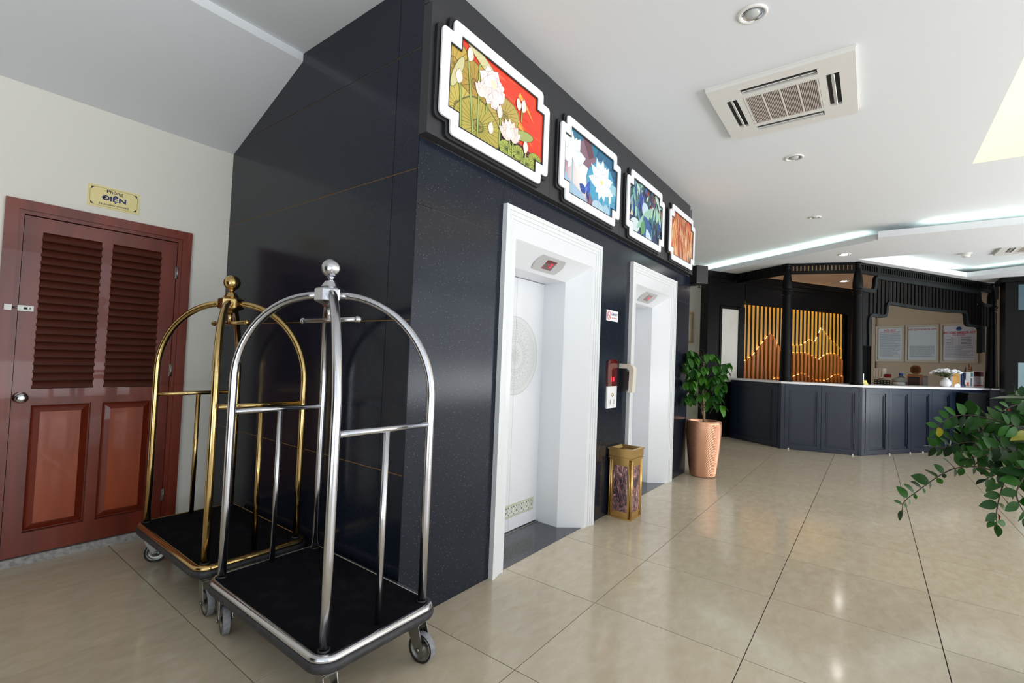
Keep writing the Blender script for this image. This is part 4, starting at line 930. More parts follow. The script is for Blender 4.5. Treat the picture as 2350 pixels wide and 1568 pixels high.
def catmull(P, n=7):
    P = [Vector(p) for p in P]; Q = [2 * P[0] - P[1]] + P + [2 * P[-1] - P[-2]]; out = []
    for i in range(1, len(Q) - 2):
        for k in range(n):
            t = k / n; a, b, c, d = Q[i - 1:i + 3]
            out.append(.5 * ((2 * b) + (-a + c) * t + (2 * a - 5 * b + 4 * c - d) * t * t + (-a + 3 * b - 3 * c + d) * t ** 3))
    return out + [P[-1]]
rd = random.Random(9); view = Vector((.80, -.60, 0))
for si, st in enumerate(STEMS):
    C = catmull(st); L_ = [0]
    for a, b in zip(C[:-1], C[1:]): L_.append(L_[-1] + (b - a).length)
    T = L_[-1]
    s_ = obj('stem', MB().tube(C, [.0065 - .0048 * (l / T) for l in L_], 7), M['stem_brown'], zz)
    step = .040 if si in (0, 4, 5) else .037
    d0 = T * (.42 if si != 0 else .40); k = 0
    while d0 < T:
        i = next(j for j in range(len(L_)) if L_[j] >= d0); i = min(i, len(C) - 2)
        p = C[i]; tg = (C[min(i + 1, len(C) - 1)] - C[max(i - 1, 0)]).normalized()
        side = tg.cross(Vector((.797, .603, .03))).normalized()   # leaflets lie roughly in the broad face of the frond
        f = (d0 / T); sc_ = (1.0 if f < .8 else 1.0 - (f - .8) * 1.6) * (.9 + rd.random() * .3)
        sc_ *= .86
        for sg in (1, -1):
            sgn_len = 1
            if si == 0 and sg * side.z < 0: sgn_len = .5
            up = sg; fw_ = .05 if si == 0 else .35
            d = (tg * (fw_ + rd.random() * .35) + side * up * (.8 + rd.random() * .3) + Vector((rd.random() - .5, rd.random() - .5, rd.random() - .5)) * .35)
            q = rd.random(); me = lz[2] if q < .03 else (lz[3] if q < .035 else (lz[0] if q < .6 else lz[1]))
            nrm = Vector((-.8, -.6, 0)) * (.6 + rd.random() * .5) + Vector((rd.random() - .5, rd.random() - .5, rd.random() * .6)) * 1.5
            put_leaf('leaflet', me, s_, p + d.normalized() * .004, d, nrm, sc_ * sgn_len)
        d0 += step; k += 1
    put_leaf('leaflet', lz[0], s_, C[-1], tg, (0, 0, 1), .7)
big = leaf_mesh('broad_leaf', .34, .10, M['leaf_z'], .2, .12)
for (p, tip) in (((2.95, -.74, 1.235), (2.677, -.385, 1.327)), ((2.97, -.82, 1.10), (2.93, -.40, 1.22)), ((2.98, -.85, 1.05), (2.80, -.45, 1.15)), ((2.95, -.80, 1.2), (3.25, -.55, 1.28))):
    d = Vector(tip) - Vector(p); put_leaf('broad_leaf', big, zz, p, d, (.1, -.2, 1), d.length / .34)
obj('stem', MB().tube([(3.02, -.78, 0.6), (3.02, -.82, .9), (2.98, -.82, 1.1), (2.94, -.74, 1.25)], [.010, .009, .008, .005], 8), M['stem'], zz)

# ================================================================== RECEPTION COUNTER
C2, C3 = Vector((9.27, 1.22, 0)), Vector((9.57, .11, 0)); K1 = Vector((9.86, 2.17, 0))
UC = Fr(9.57, .11, -31.5); C4 = UC(4.35, 0)
def seg(p, q): d = q - p; return Fr(p.x, p.y, math.degrees(math.atan2(d.y, d.x))), d.length
S1, L1 = seg(K1, C2); S2, L2 = seg(C2, C3); S3, L3 = UC, 4.35
rc = empty('reception_counter', (9.7, .9, 0), 'dark navy panelled reception counter with white top, under the black canopy', 'reception counter')
def offs(d):   # inner polyline at distance d inside the front
    n1, n2, n3 = [Vector((-f.s, f.c, 0)) for f in (S1, S2, S3)]
    def miter(p, a, b): m_ = (a + b).normalized(); return p + m_ * (d / m_.dot(a))
    return [K1 + n1 * d, miter(C2, n1, n2), miter(C3, n2, n3), C4 + n3 * d]
def band(mb, d0, d1, z0, z1):
    a, b = offs(d0), offs(d1)
    for k in range(3): mb.prism([(a[k].x, a[k].y), (a[k + 1].x, a[k + 1].y), (b[k + 1].x, b[k + 1].y), (b[k].x, b[k].y)], z0, z1)
    return mb
obj('carcass', band(MB(), .022, .42, .0, 1.105), M['navy_paint'], rc)
obj('countertop', band(MB(), -.018, .50, 1.106, 1.140), M['counter_top'], rc)
def cdoor(fr, a, b, name='panel_door', z0=.035, z1=1.09, ins=.06):
    f = lambda L_, q: [(L_[0][0] + q, L_[0][1] + q), (L_[1][0] - q, L_[1][1] + q), (L_[2][0] - q, L_[2][1] - q), (L_[3][0] + q, L_[3][1] - q)]
    full = [(a + .003, z0), (b - .003, z0), (b - .003, z1), (a + .003, z1)]
    o_ = [(a + ins, z0 + .055), (b - ins, z0 + .055), (b - ins, z1 - .085), (a + ins, z1 - .085)]
    d = obj(name, MB().ring(fr, full, o_, -.006, .021), M['navy_paint'], rc)
    c_ = f(o_, -.002); obj('recessed_field', MB().slab(fr, c_, .014, .0205), M['navy_paint'], d)
    obj('moulding', MB().ring(fr, f(o_, .010), f(o_, .022), .001, .0142), M['navy_paint'], d)
    obj('inner_moulding', MB().ring(fr, f(o_, .034), f(o_, .040), .007, .0142), M['navy_paint'], d)
cdoor(S1, .08, 1.06, ins=.11)
cdoor(S2, .055, .585); cdoor(S2, .585, L2 - .045)
for (a, b) in ((.075, .661), (.661, 1.253), (1.253, 1.838), (1.838, 2.441), (2.441, 3.022), (3.022, 3.62), (3.62, 4.22)): cdoor(S3, a, b, ins=.085)
mb = MB()
box_obj('corner_stile', S1, 1.062, L1 + .0, .0, .021, 0, 1.104, M['navy_paint'], rc)
box_obj('corner_stile', S2, .0, .053, .0, .021, 0, 1.104, M['navy_paint'], rc); box_obj('corner_stile', S2, L2 - .043, L2, .0, .021, 0, 1.104, M['navy_paint'], rc)
box_obj('corner_stile', S3, .0, .073, .0, .021, 0, 1.104, M['navy_paint'], rc); box_obj('corner_stile', S3, 4.222, 4.35, .0, .021, 0, 1.104, M['navy_paint'], rc)
for fr, ss in ((S2, (.12, 1.03)), (S3, (.7, 1.25, 1.60, 3.05))):
    for s0 in ss: obj('glide_foot', MB().lathe(fr(s0, .002), [(.012, 0), (.012, .022), (.001, .022)], 10), M['ceramic'], rc)

# ================================================================== CANOPY ON TURNED POSTS
cn = empty('reception_canopy', (9.65, .19, 1.14), 'black timber canopy with slotted frieze and slatted brackets, on the counter', 'canopy')
P1, P2 = Vector((9.365, 1.175, 0)), Vector((9.665, .195, 0)); UP = Fr(P2.x, P2.y, -32); P3 = UP(3.86, 0)
tprof = [(.098, 1.141), (.098, 1.165), (.088, 1.175), (.094, 1.19), (.094, 1.205), (.086, 1.215), (.092, 1.23), (.088, 1.25), (.084, 1.6), (.076, 2.1), (.066, 2.60), (.066, 2.625), (.078, 2.632), (.078, 2.645), (.068, 2.655), (.070, 2.672), (.088, 2.682), (.094, 2.70), (.088, 2.715), (.070, 2.722), (.070, 2.74), (.074, 2.76), (.073, 2.82), (.066, 2.90), (.056, 2.97), (.048, 3.02), (.042, 3.03), (.046, 3.04), (.040, 3.05), (.040, 3.12), (.050, 3.125), (.052, 3.164)]
for p in (P1, P2, P3): obj('turned_post', MB().lathe(p, tprof, 24), M['black_wood'], cn)
def frieze(fr, a, b, n, gap=None, z0=2.985, z1=3.1635):
    t0_, t1_ = -.02, .02
    box_obj('frieze_rail', fr, a, b, t0_, t1_, z1 - .035, z1, M['black_wood'], cn); box_obj('frieze_rail', fr, a, b, t0_, t1_, z0, z0 + .055, M['black_wood'], cn)
    pt_ = (b - a) / (n + .5); b0 = None
    for k in range(n + 1):
        x = a + pt_ * k
        if b0 is None: b0 = box_obj('frieze_bar', fr, x, x + pt_ * .5, t0_, t1_, z0 + .0555, z1 - .0355, M['black_wood'], cn)
        else: clone(b0, WO[b0.name] + (fr(pt_ * k, 0) - fr(0, 0)), cn)
    if gap: box_obj('frieze_block', fr, gap - .05, gap + .05, t0_ - .002, t1_ + .002, z0 + .05, z1 - .03, M['black_wood'], cn)
FA, LA = seg(P1, P2); frieze(FA, .045, LA - .045, 16)
FB = Fr(P1.x, P1.y, 56); frieze(FB, .045, 1.12, 17, .43)
frieze(UP, .045, 3.82, 64, .50); box_obj('frieze_end', UP, 3.86, 4.02, -.03, .03, 2.87, 3.16, M['black_wood'], cn)
def rail(path, name, r_=.026):   # flat rail bent in the plane of the canopy front
    P = catmull([(p[0], 0, p[1]) for p in path], 5); n = len(P); o_, i_ = [], []
    for k, p in enumerate(P):
        t = (P[min(k + 1, n - 1)] - P[max(k - 1, 0)]).normalized(); nn = Vector((-t.z, 0, t.x)); o_.append(p + nn * r_); i_.append(p - nn * r_)
    vs = [UP(q.x, b, q.z) for b in (-.036, .022) for L_ in (o_, i_) for q in L_]
    fs = []
    for k in range(n - 1): fs += [(k, k + 1, n + k + 1, n + k), (2 * n + k + 1, 2 * n + k, 3 * n + k, 3 * n + k + 1), (k + 1, k, 2 * n + k, 2 * n + k + 1), (n + k, n + k + 1, 3 * n + k + 1, 3 * n + k)]
    fs += [(0, n, 3 * n, 2 * n), (n - 1, 3 * n - 1, 4 * n - 1, 2 * n - 1)]
    obj(name, MB().add(vs, fs), M['black_green'], cn)
rail([(.27, 1.79), (.27, 2.0), (.27, 2.22), (.30, 2.285), (.37, 2.31), (.48, 2.31), (.62, 2.31), (.685, 2.34), (.705, 2.41), (.715, 2.49), (.76, 2.54), (.86, 2.545), (1.4, 2.53), (1.86, 2.525), (2.4, 2.53), (2.84, 2.545), (2.94, 2.54), (2.985, 2.49), (2.995, 2.41), (3.015, 2.34), (3.08, 2.31), (3.2, 2.31), (3.34, 2.31), (3.41, 2.285), (3.44, 2.22), (3.44, 2.0), (3.44, 1.80)], 'lower_rail')
rail([(.05, 2.715), (.18, 2.715), (.33, 2.715), (.385, 2.74), (.41, 2.80), (.42, 2.9), (.44, 2.955)], 'upper_rail', .03)
rail([(3.40, 2.955), (3.41, 2.88), (3.43, 2.80), (3.47, 2.75), (3.55, 2.73), (3.65, 2.73), (3.80, 2.73)], 'upper_rail', .03)
box_obj('lattice_top_rail', UP, .44, 3.42, -.036, .022, 2.925, 2.986, M['black_green'], cn)
box_obj('side_panel', UP, .07, .245, -.012, .012, 1.79, 2.70, M['black_wood'], cn)
box_obj('side_panel', UP, 3.467, 3.62, -.012, .012, 1.82, 2.32, M['black_wood'], cn)
x = .285; kk = 0
while x < 3.70:
    zt_ = 2.70 if x < .36 else (2.93 if x < 3.38 else 2.72); zb_ = 2.32 if x < .62 else (2.53 if x < 2.96 else 2.32)
    box_obj('lattice_slat', UP, x, x + .055, -.014, .008, zb_, zt_, M['black_wood'], cn); x += .100; kk += 1

# ================================================================== LIT MOUNTAIN SCREEN OF WOODEN SLATS
sn = empty('slat_mountain_screen', WW(2.2, 0, 1.1), 'orange wooden slat wall screen with lit mountain ridges, behind the counter', 'wall screen')
def interp(P, x):
    if x <= P[0][0]: return P[0][1]
    for a, b in zip(P[:-1], P[1:]):
        if x <= b[0]: return a[1] + (b[1] - a[1]) * (x - a[0]) / (b[0] - a[0])
    return P[-1][1]
RB = [(.74, 1.47), (.97, 1.60), (1.13, 1.78), (1.42, 2.06), (1.52, 2.02), (1.66, 1.83), (1.9, 1.62), (2.05, 1.69), (2.45, 1.71), (2.71, 1.63), (2.85, 1.585), (3.0, 1.68), (3.11, 1.717), (3.38, 1.728), (3.5, 1.65), (3.62, 1.56)]
RA = [(1.7, 1.80), (2.07, 1.85), (2.32, 1.86), (2.57, 2.0), (2.73, 1.95), (2.80, 2.05), (2.91, 2.27), (3.0, 2.22), (3.17, 2.07), (3.38, 1.94), (3.52, 1.85), (3.62, 1.80)]
RC = [(1.4, 1.10), (1.55, 1.16), (1.75, 1.15), (2.06, 1.2), (2.31, 1.275), (2.45, 1.25), (2.6, 1.17), (2.73, 1.14), (2.99, 1.135), (3.15, 1.18), (3.26, 1.25), (3.46, 1.275), (3.55, 1.23), (3.67, 1.27)]
n = 26; ps = 2.90 / n; hw_ = .030
for k in range(n + 1): box_obj('black_gap_filler', WW, .765 + ps * (k - .5) - .022, .765 + ps * (k - .5) + .022, .026, .0535, 1.10, 2.60, M['black_wood'], sn)  # black fillers added so the gaps between the wooden slats stay dark
for k in range(n):
    s_ = .765 + ps * k
    zb = interp(RB, s_); za = interp(RA, s_) if s_ > 1.95 else None; zc = interp(RC, s_) if s_ > 1.5 else None
    sl_ = box_obj('slat', WW, s_ - hw_, s_ + hw_, .030, .050, 1.10, 2.60, M['slat_back'], sn)
    def layer(name, zlo, zt, b0, b1, m_, la):
        # top edge follows the slope of the ridge
        P = [(s_ - hw_, zlo), (s_ + hw_, zlo), (s_ + hw_, zt(s_ + hw_)), (s_ - hw_, zt(s_ - hw_))]
        obj(name, MB().slab(WW, P, b0, b1), m_, sl_)
        z_ = (zt(s_ - hw_), zt(s_ + hw_))
        obj('led_strip', MB().add([WW(s_ - hw_, b1 - .001, z_[0] + .001), WW(s_ + hw_, b1 - .001, z_[1] + .001), WW(s_ + hw_, b1 + la, z_[1] + .001), WW(s_ - hw_, b1 + la, z_[0] + .001)], [(0, 1, 2, 3)]), M['led_warm'], sl_)
    if za: layer('slat_ridge', zb - .05, lambda q: interp(RA, q), .016, .024, M['slat_back'], .005)
    layer('slat_ridge', 1.10, lambda q: interp(RB, q), -.002, .010, M['slat'], .005)
    if zc: layer('slat_ridge', 1.10, lambda q: interp(RC, q), -.020, -.008, M['slat'], .005)

obj('led_strip', MB().box(WW, .76, 3.66, -.010, .004, 2.664, 2.674), M['led_warm'], sn)  # added unseen strip that lights the upper part of the slats
box_obj('top_valance', WW, .74, 3.72, -.018, -.011, 2.60, 2.698, M['black_wood'], sn)

# ================================================================== NOTICES ON THE RECEPTION WALL
zk = lambda z: 1.36 + (z - 1.36) * QK
def notice(s0, s1, label, title, sub, kind):
    s0, s1 = s0 * QK, s1 * QK; z0, z1 = zk(1.60), zk(2.388); c = (s0 + s1) / 2
    r = empty('framed_notice', QW(c, -.01, z0), label, 'notice', 'three framed notices on the reception wall')
    o_ = [(s0, z0), (s1, z0), (s1, z1), (s0, z1)]; i_ = [(s0 + .04, z0 + .04), (s1 - .04, z0 + .04), (s1 - .04, z1 - .04), (s0 + .04, z1 - .04)]
    obj('frame', MB().ring(QW, o_, i_, -.030, -.001), M['frame_cream'], r)
    box_obj('mat_board', QW, s0 + .039, s1 - .039, -.012, -.002, z0 + .039, z1 - .039, M['frame_cream'], r)
    loop = rr(s0 + .052, s1 - .052, z0 + .06, z1 - .06, .035)
    obj('printed_sheet', MB().slab(QW, loop, -.0145, -.0125), kind, r)
    ph = lambda a0, z0_: (lambda a, b, cc: QW(a0 + a, -.0148 - cc, z0_ + b))
    obj('title', MB().text(title, .066 if len(title) < 12 else (.056 if len(title) < 20 else .072), ph(c, z1 - (.115 if sub is None or len(title) < 16 else .22)), bold=.0012 if len(title) < 20 else .0024, sx=.66 if len(title) > 20 else 1.0), M['ink_red'], r)
    if sub: obj('subtitle', MB().text(sub, .036, ph(c, z1 - (.16 if len(title) < 16 else .275)), bold=.0008), M['ink_red'], r)
    rd_ = random.Random(len(title)); mb = MB(); z = z1 - (.20 if len(title) < 16 else .52)
    while z > z0 + .12:
        a = s0 + .085; e = s1 - .085 - (rd_.random() * .2 if rd_.random() < .35 else 0)
        x_ = a
        while x_ < e:
            L_ = .012 + rd_.random() * .035; mb.box(QW, x_, min(x_ + L_, e), -.0152, -.0146, z, z + .0075); x_ += L_ + .007
        z -= .0215
    o = obj('small_print', mb, M['ink_grey'], r); o['kind'] = 'stuff'
    return r, c, z1, s0, s1
M['frame_cream'] = mat('pale_gilt_frame', S(214, 200, 176), .4); M['sheet'] = mat('pale_printed_sheet', S(214, 222, 224), .12); M['sheet2'] = mat('pale_pink_white_sheet', S(222, 218, 224), .12)
notice(.071, .633, 'framed notice titled NỘI QUY with two red heading lines, leftmost of three', 'NỘI QUY', 'PHÒNG CHÁY CHỮA CHÁY', M['sheet'])
notice(.662, 1.258, 'framed notice titled NỘI QUY KHÁCH SẠN, middle of the three', 'NỘI QUY KHÁCH SẠN', None, M['sheet'])
r, c, z1, s0, s1 = notice(1.285, 1.881, 'framed room tariff board with blue round emblem and red hotel name', 'HUNG LONG HARBOUR HOTEL', 'ROOM TARIFF', M['sheet2'])
em = obj('emblem', MB().slab(QW, [(c + .05 * cos(2 * pi * k / 28), z1 - .13 + .047 * sin(2 * pi * k / 28)) for k in range(28)], -.0152, -.0146), M['ink_navy'], r)
obj('emblem_wave', MB().slab(QW, [(c - .042, z1 - .14), (c + .042, z1 - .14), (c + .03, z1 - .165), (c, z1 - .176), (c - .03, z1 - .165)], -.0156, -.0152), mat('blue_ink', S(40, 120, 180), .5), r)
mb = MB()
for k in range(6): mb.box(QW, s0 + .085, s1 - .085, -.0152, -.0146, z1 - .31 - .036 * k, z1 - .308 - .036 * k)
for a in (s0 + .085, s0 + .27, s0 + .34, s1 - .087): mb.box(QW, a, a + .002, -.0152, -.0146, z1 - .49, z1 - .308)
for k in range(5):
    mb.box(QW, s0 + .10, s0 + .25, -.0152, -.0146, z1 - .335 - .036 * k, z1 - .326 - .036 * k); mb.box(QW, s0 + .38, s1 - .12, -.0152, -.0146, z1 - .335 - .036 * k, z1 - .325 - .036 * k)
o = obj('tariff_table', mb, M['ink_grey'], r); o['kind'] = 'stuff'
# red conduit in the corner
pc = tag(obj('wall_conduit', MB().tube([QW(.075, -.02, 1.0), QW(.075, -.02, 3.15)], .010, 8), mat('red_brown_conduit', S(110, 62, 48), .5)), 'thin red-brown conduit running up the beige wall beside the notices', 'pipe')

# ================================================================== THINGS BEHIND AND ON THE COUNTER
BK = Fr(13.29 - .35 * cos(radians(32)), -.025 + .35 * sin(radians(32)), 238)
box_obj('back_cupboard', BK, .1, 2.0, -.30, .25, 0, 1.02, M['black_wood'], rc); box_obj('back_worktop', BK, .08, 2.02, -.32, .26, 1.0205, 1.05, M['black_wood'], rc)
r = empty('key_box', BK(.41, 0, 1.05), 'cream box with rows of small white labels on dark green', 'key box')
box_obj('case', BK, .235, .60, -.04, .12, 1.0505, 1.255, M['ivory'], r, .008)
box_obj('label_panel', BK, .275, .59, -.044, -.0405, 1.075, 1.205, mat('dark_green_panel', S(34, 48, 36), .5), r)
for q in range(3):
    for k in range(5): box_obj('label', BK, .29 + .06 * k, .325 + .06 * k, -.047, -.0445, 1.09 + .04 * q, 1.106 + .04 * q, M['paper'], r)
box_obj('slot', BK, .36, .48, -.043, -.0405, 1.225, 1.235, M['dark_gap'], r)
for k in range(4):
    a = .235 + .052 * k
    mb = MB().slab(BK, [(a, 1.256), (a + .036, 1.256), (a + .036, 1.40), (a + .032, 1.445), (a + .008, 1.44), (a, 1.38)], .0, .10)
    tag(obj('file_folder', mb, M['ivory']), ['leftmost cream file folder on the cream key box', 'second cream file folder from the left on the key box', 'third cream file folder from the left on the key box', 'cream file folder nearest the dark red box, on the key box'][k], 'folder', 'file folders on the key box')
tag(box_obj('red_box', BK, .462, .553, -.02, .05, 1.2555, 1.33, mat('dark_red_card', S(120, 14, 30), .5)), 'small dark red box on top of the cream key box', 'box')
r = empty('water_bottle', BK(.75, .02, 1.05), 'large clear water bottle with blue cap behind the counter', 'bottle')
pj = BK(.75, .02, 1.051)
obj('body', MB().lathe(pj, [(.11, 0), (.125, .01), (.128, .05), (.122, .06), (.128, .07), (.128, .13), (.118, .145), (.128, .155), (.126, .17), (.10, .20), (.05, .235), (.032, .245), (.030, .262)], 28), M['jug'], r)
obj('cap', MB().lathe(pj, [(.036, .258), (.036, .305), (.030, .31), (.001, .31)], 20), M['blue_cap'], r)
mb = MB(); mb.lathe(pj, [(.1295, .075), (.1295, .125)], 28, cap=False); obj('label', mb, M['paper'], r)
r = empty('glass_display_box', BK(1.04, 0, 1.05), 'small silver-framed glass box under the wooden plaque', 'box')
mb = MB()
for (a, b) in ((.905, .92), (1.12, 1.135), (1.165, 1.18)): mb.box(BK, a, b, -.06, .10, 1.051, 1.315)
mb.box(BK, .905, 1.18, -.062, .10, 1.300, 1.325); mb.box(BK, .905, 1.18, -.062, .10, 1.051, 1.07)
obj('frame', mb, M['chrome'], r); box_obj('glass', BK, .92, 1.12, -.05, -.045, 1.07, 1.30, M['glass_pane'], r); box_obj('glass', BK, 1.135, 1.165, -.05, -.045, 1.07, 1.30, M['teal_glass'], r)
r = empty('octagonal_plaque', BK(1.02, 0, 1.326), 'octagonal brown wooden plaque standing on the glass box', 'plaque')
wd = mat('brown_wood_plaque', S(112, 70, 36), .4)
obj('plaque', MB().slab(BK, [(1.02 + .10 * cos(pi / 8 + pi / 4 * k), 1.440 + .095 * sin(pi / 8 + pi / 4 * k)) for k in range(8)], -.01, .015), wd, r)
box_obj('inner_panel', BK, .965, 1.075, -.014, -.0105, 1.39, 1.49, mat('dark_plaque_face', S(74, 46, 26), .4), r); box_obj('base', BK, .92, 1.12, -.05, .05, 1.3255, 1.345, wd, r)

def onc(s_, t_, z=1.141): return UC(s_, t_, z)
r = empty('flower_vase', onc(2.545, .15), 'white ceramic vase on the reception counter', 'vase')
pv = onc(2.545, .15)
obj('vase', MB().lathe(pv, [(.045, 0), (.068, .02), (.082, .06), (.080, .10), (.055, .135), (.034, .15), (.036, .165), (.032, .17)], 28, cap=False).lathe(pv, [(.001, .004), (.045, 0)], 28, cap=False), M['ceramic'], r)
fw = empty('flower_bunch', pv + Vector((0, 0, .172)), 'bunch of small white flowers with dark leaves in the vase', 'flowers')
rd = random.Random(2)
petal = MB()
for k in range(7):
    a = 2 * pi * k / 7; ca, sa = cos(a), sin(a)
    petal.add([(0, 0, 0), (.013 * ca - .008 * sa, .013 * sa + .008 * ca, .004), (.026 * ca, .026 * sa, .002), (.013 * ca + .008 * sa, .013 * sa - .008 * ca, .004)], [(0, 1, 2, 3)])
petal.lathe((0, 0, .004), [(.001, -.006), (.012, -.003), (.016, .004), (.011, .011), (.001, .013)], 7)
f0 = None; lfm = leaf_mesh('vase_leaf', .055, .030, M['leaf_a'], .2, .3)
for k in range(80):
    a = rd.random() * 2 * pi; rad = .235 * rd.random() ** .6; el = rd.random()
    p = pv + Vector((cos(a) * rad * .9, sin(a) * rad * .9, .21 + .12 * (1 - (rad / .33) ** 2) * (0.6 + .4 * el)))
    if f0 is None: f0 = obj('flower', MB().add([v + p for v in petal.v], petal.f), M['petal'], fw, origin=p)
    else: f1 = clone(f0, p, fw); f1.rotation_euler = (rd.random() - .5 + sin(a) * -.6, rd.random() - .5 + .5 * cos(a), a); f1.scale = (1.3,) * 3
    if k % 3 == 0:
        obj('stem', MB().tube([pv + Vector((0, 0, .173)), (pv + Vector((0, 0, .17)) + p) / 2 + Vector((0, 0, .02)), p], .0025, 5), M['stem'], fw)
    q = pv + Vector((cos(a) * rad * .6, sin(a) * rad * .6, .195 + .07 * rd.random())); put_leaf('leaf', lfm, fw, q, (cos(a), sin(a), -.05 + .4 * rd.random()), (0, 0, 1), .8 + .5 * rd.random())
def leaflet(s0, s1, z1, face, label, cat, extra=None, t=.25, th=.03):
    r = empty('brochure', onc((s0 + s1) / 2, t), label, cat, 'brochures standing on the counter')
    box_obj('holder', UC, s0, s1, t, t + th, 1.141, z1, M['paper'], r)
    box_obj('cover', UC, s0 + .006, s1 - .006, t - .002, t - .0005, 1.150, z1 - .006, face, r)
    for k, (a, b, c, d, m_) in enumerate(extra or []): box_obj('printed_block', UC, s0 + (s1 - s0) * a, s0 + (s1 - s0) * b, t - .004, t - .0022, 1.15 + (z1 - 1.15) * c, 1.15 + (z1 - 1.15) * d, m_, r)
m_or = mat('tan_card', S(206, 158, 90), .4); m_bl = mat('blue_grey_card', S(84, 102, 128), .35); m_dk = mat('dark_blue_print', S(30, 44, 78), .4); m_rd = mat('maroon_print', S(84, 24, 34), .4); m_te = mat('teal_print', S(52, 150, 150), .4); m_og = mat('orange_print', S(214, 110, 60), .4)
leaflet(2.965, 3.205, 1.435, m_or, 'tan brochure behind the vase of white flowers', 'brochure')
leaflet(3.212, 3.405, 1.430, m_bl, 'blue and dark patterned brochure, right of the tan one', 'brochure', [(.05, .3, .1, .9, m_dk), (.4, .9, .55, .95, m_dk), (.4, .7, .1, .5, m_dk), (.75, .95, .15, .45, M['paper'])])
leaflet(3.410, 3.650, 1.432, M['paper'], 'white brochure with teal corner and orange print', 'brochure', [(.6, .9, .7, .95, m_te), (.05, .35, .05, .3, m_og), (.6, .75, .05, .6, m_bl)])
leaflet(3.655, 3.99, 1.455, mat('pale_grey_card', S(190, 184, 188), .4), 'pale brochure with maroon top, beside the last canopy post', 'brochure', [(.02, .98, .68, .98, m_rd), (.02, .98, .08, .13, M['ink_red'])], t=.25)
mb = MB().slab(UC, [(2.60, 1.141), (2.785, 1.141), (2.765, 1.20), (2.70, 1.215), (2.615, 1.195)], .04, .052)
nmx = tag(obj('name_card', mb, M['paper']), 'small white card in front of the vase', 'card')
r = empty('desk_flags', onc(3.70, .36), 'three small desk flags behind the brochures', 'flags')
obj('base', MB().lathe(onc(3.70, .36), [(.05, 0), (.05, .02), (.015, .03)], 16), M['black_plastic'], r)
for (a, z_, cs_) in ((3.62, 1.545, ('ink_black', 'ink_red')), (3.725, 1.60, ('ink_red', 'yel')), (3.80, 1.55, ('ink_navy', 'yel'))):
    if 'yel' not in M: M['yel'] = mat('yellow_cloth', S(240, 190, 40), .6)
    pole = obj('pole', MB().tube([onc(3.70, .36, 1.165), onc(a + .01, .36, z_)], .003, 6), M['brass'], r)
    sg = -1 if a < 3.7 else 1
    obj('flag', MB().slab(UC, [(a + .01, z_ - .005), (a + sg * .035, z_ - .06), (a + sg * .055, z_ - .13), (a + .0, z_ - .13)], .355, .358), M[cs_[0]], r)
    if cs_[1] == 'ink_red': obj('flag_stripe', MB().slab(UC, [(a + sg * .042, z_ - .08), (a + sg * .058, z_ - .132), (a, z_ - .132)], .352, .3545), M['ink_red'], r)
    elif sg > 0 and a < 3.75:
        st = [(a + .02 + (.022 if k % 2 == 0 else .009) * cos(pi / 2 + pi * k / 5), z_ - .085 + (.022 if k % 2 == 0 else .009) * sin(pi / 2 + pi * k / 5)) for k in range(10)]
        obj('star', MB().slab(UC, st, .352, .3545), M['yel'], r)
    else: obj('flag_cross', MB().box(UC, a + .0, a + .045, .352, .3545, z_ - .10, z_ - .085), M['yel'], r)
r = empty('table_sign', onc(.46, .27), 'small white sign with pink heading beside the middle canopy post', 'sign')
box_obj('sheet', UC, .372, .478, .28, .283, 1.20, 1.325, M['paper'], r); box_obj('pink_heading', UC, .375, .45, .2785, .2798, 1.27, 1.295, mat('pink_print', S(226, 110, 140), .5), r)
obj('yellow_base', MB().slab(UC, [(.36, 1.141), (.555, 1.141), (.485, 1.215), (.37, 1.215)], .25, .29), mat('pale_yellow_card', S(232, 224, 130), .5), r)

# ================================================================== FAR RIGHT: BLACK CABINET
r = empty('tall_black_cabinet', (12.4, -3.4, 0), 'tall black cabinet with frosted panes, right of the reception counter', 'cabinet')
mb = MB().box(WF, 12.22, 12.7, -4.88, -1.925, 0, 3.08); obj('body', mb, M['black_wood'], r)
box_obj('cornice', WF, 12.16, 12.75, -4.88, -1.86, 3.08, 3.165, M['black_wood'], r)
for k in range(3):
    y1 = -2.085 - k * .9
    box_obj('upper_pane', WF, 12.205, 12.219, y1 - .8, y1, 2.57, 3.03, M['teal_dark'], r)
    box_obj('lower_pane', WF, 12.205, 12.219, y1 - .8, y1, .75, 1.63, M['teal_glass'], r)
# framed picture on the far cream wall
r = empty('framed_picture', (10.38, 3.3, 1.84), 'light wood framed picture on the cream wall past the granite corner', 'picture')
FQ = Fr(10.4, 3.55, -90)
o_ = [(0, 1.83), (.5, 1.83), (.5, 2.48), (0, 2.48)]; i_ = [(.035, 1.865), (.465, 1.865), (.465, 2.445), (.035, 2.445)]
obj('frame', MB().ring(FQ, o_, i_, -.03, -.001), mat('light_wood_frame', S(206, 170, 120), .4), r); box_obj('picture_sheet', FQ, .035, .465, -.012, -.002, 1.865, 2.445, M['cream_panel'], r)

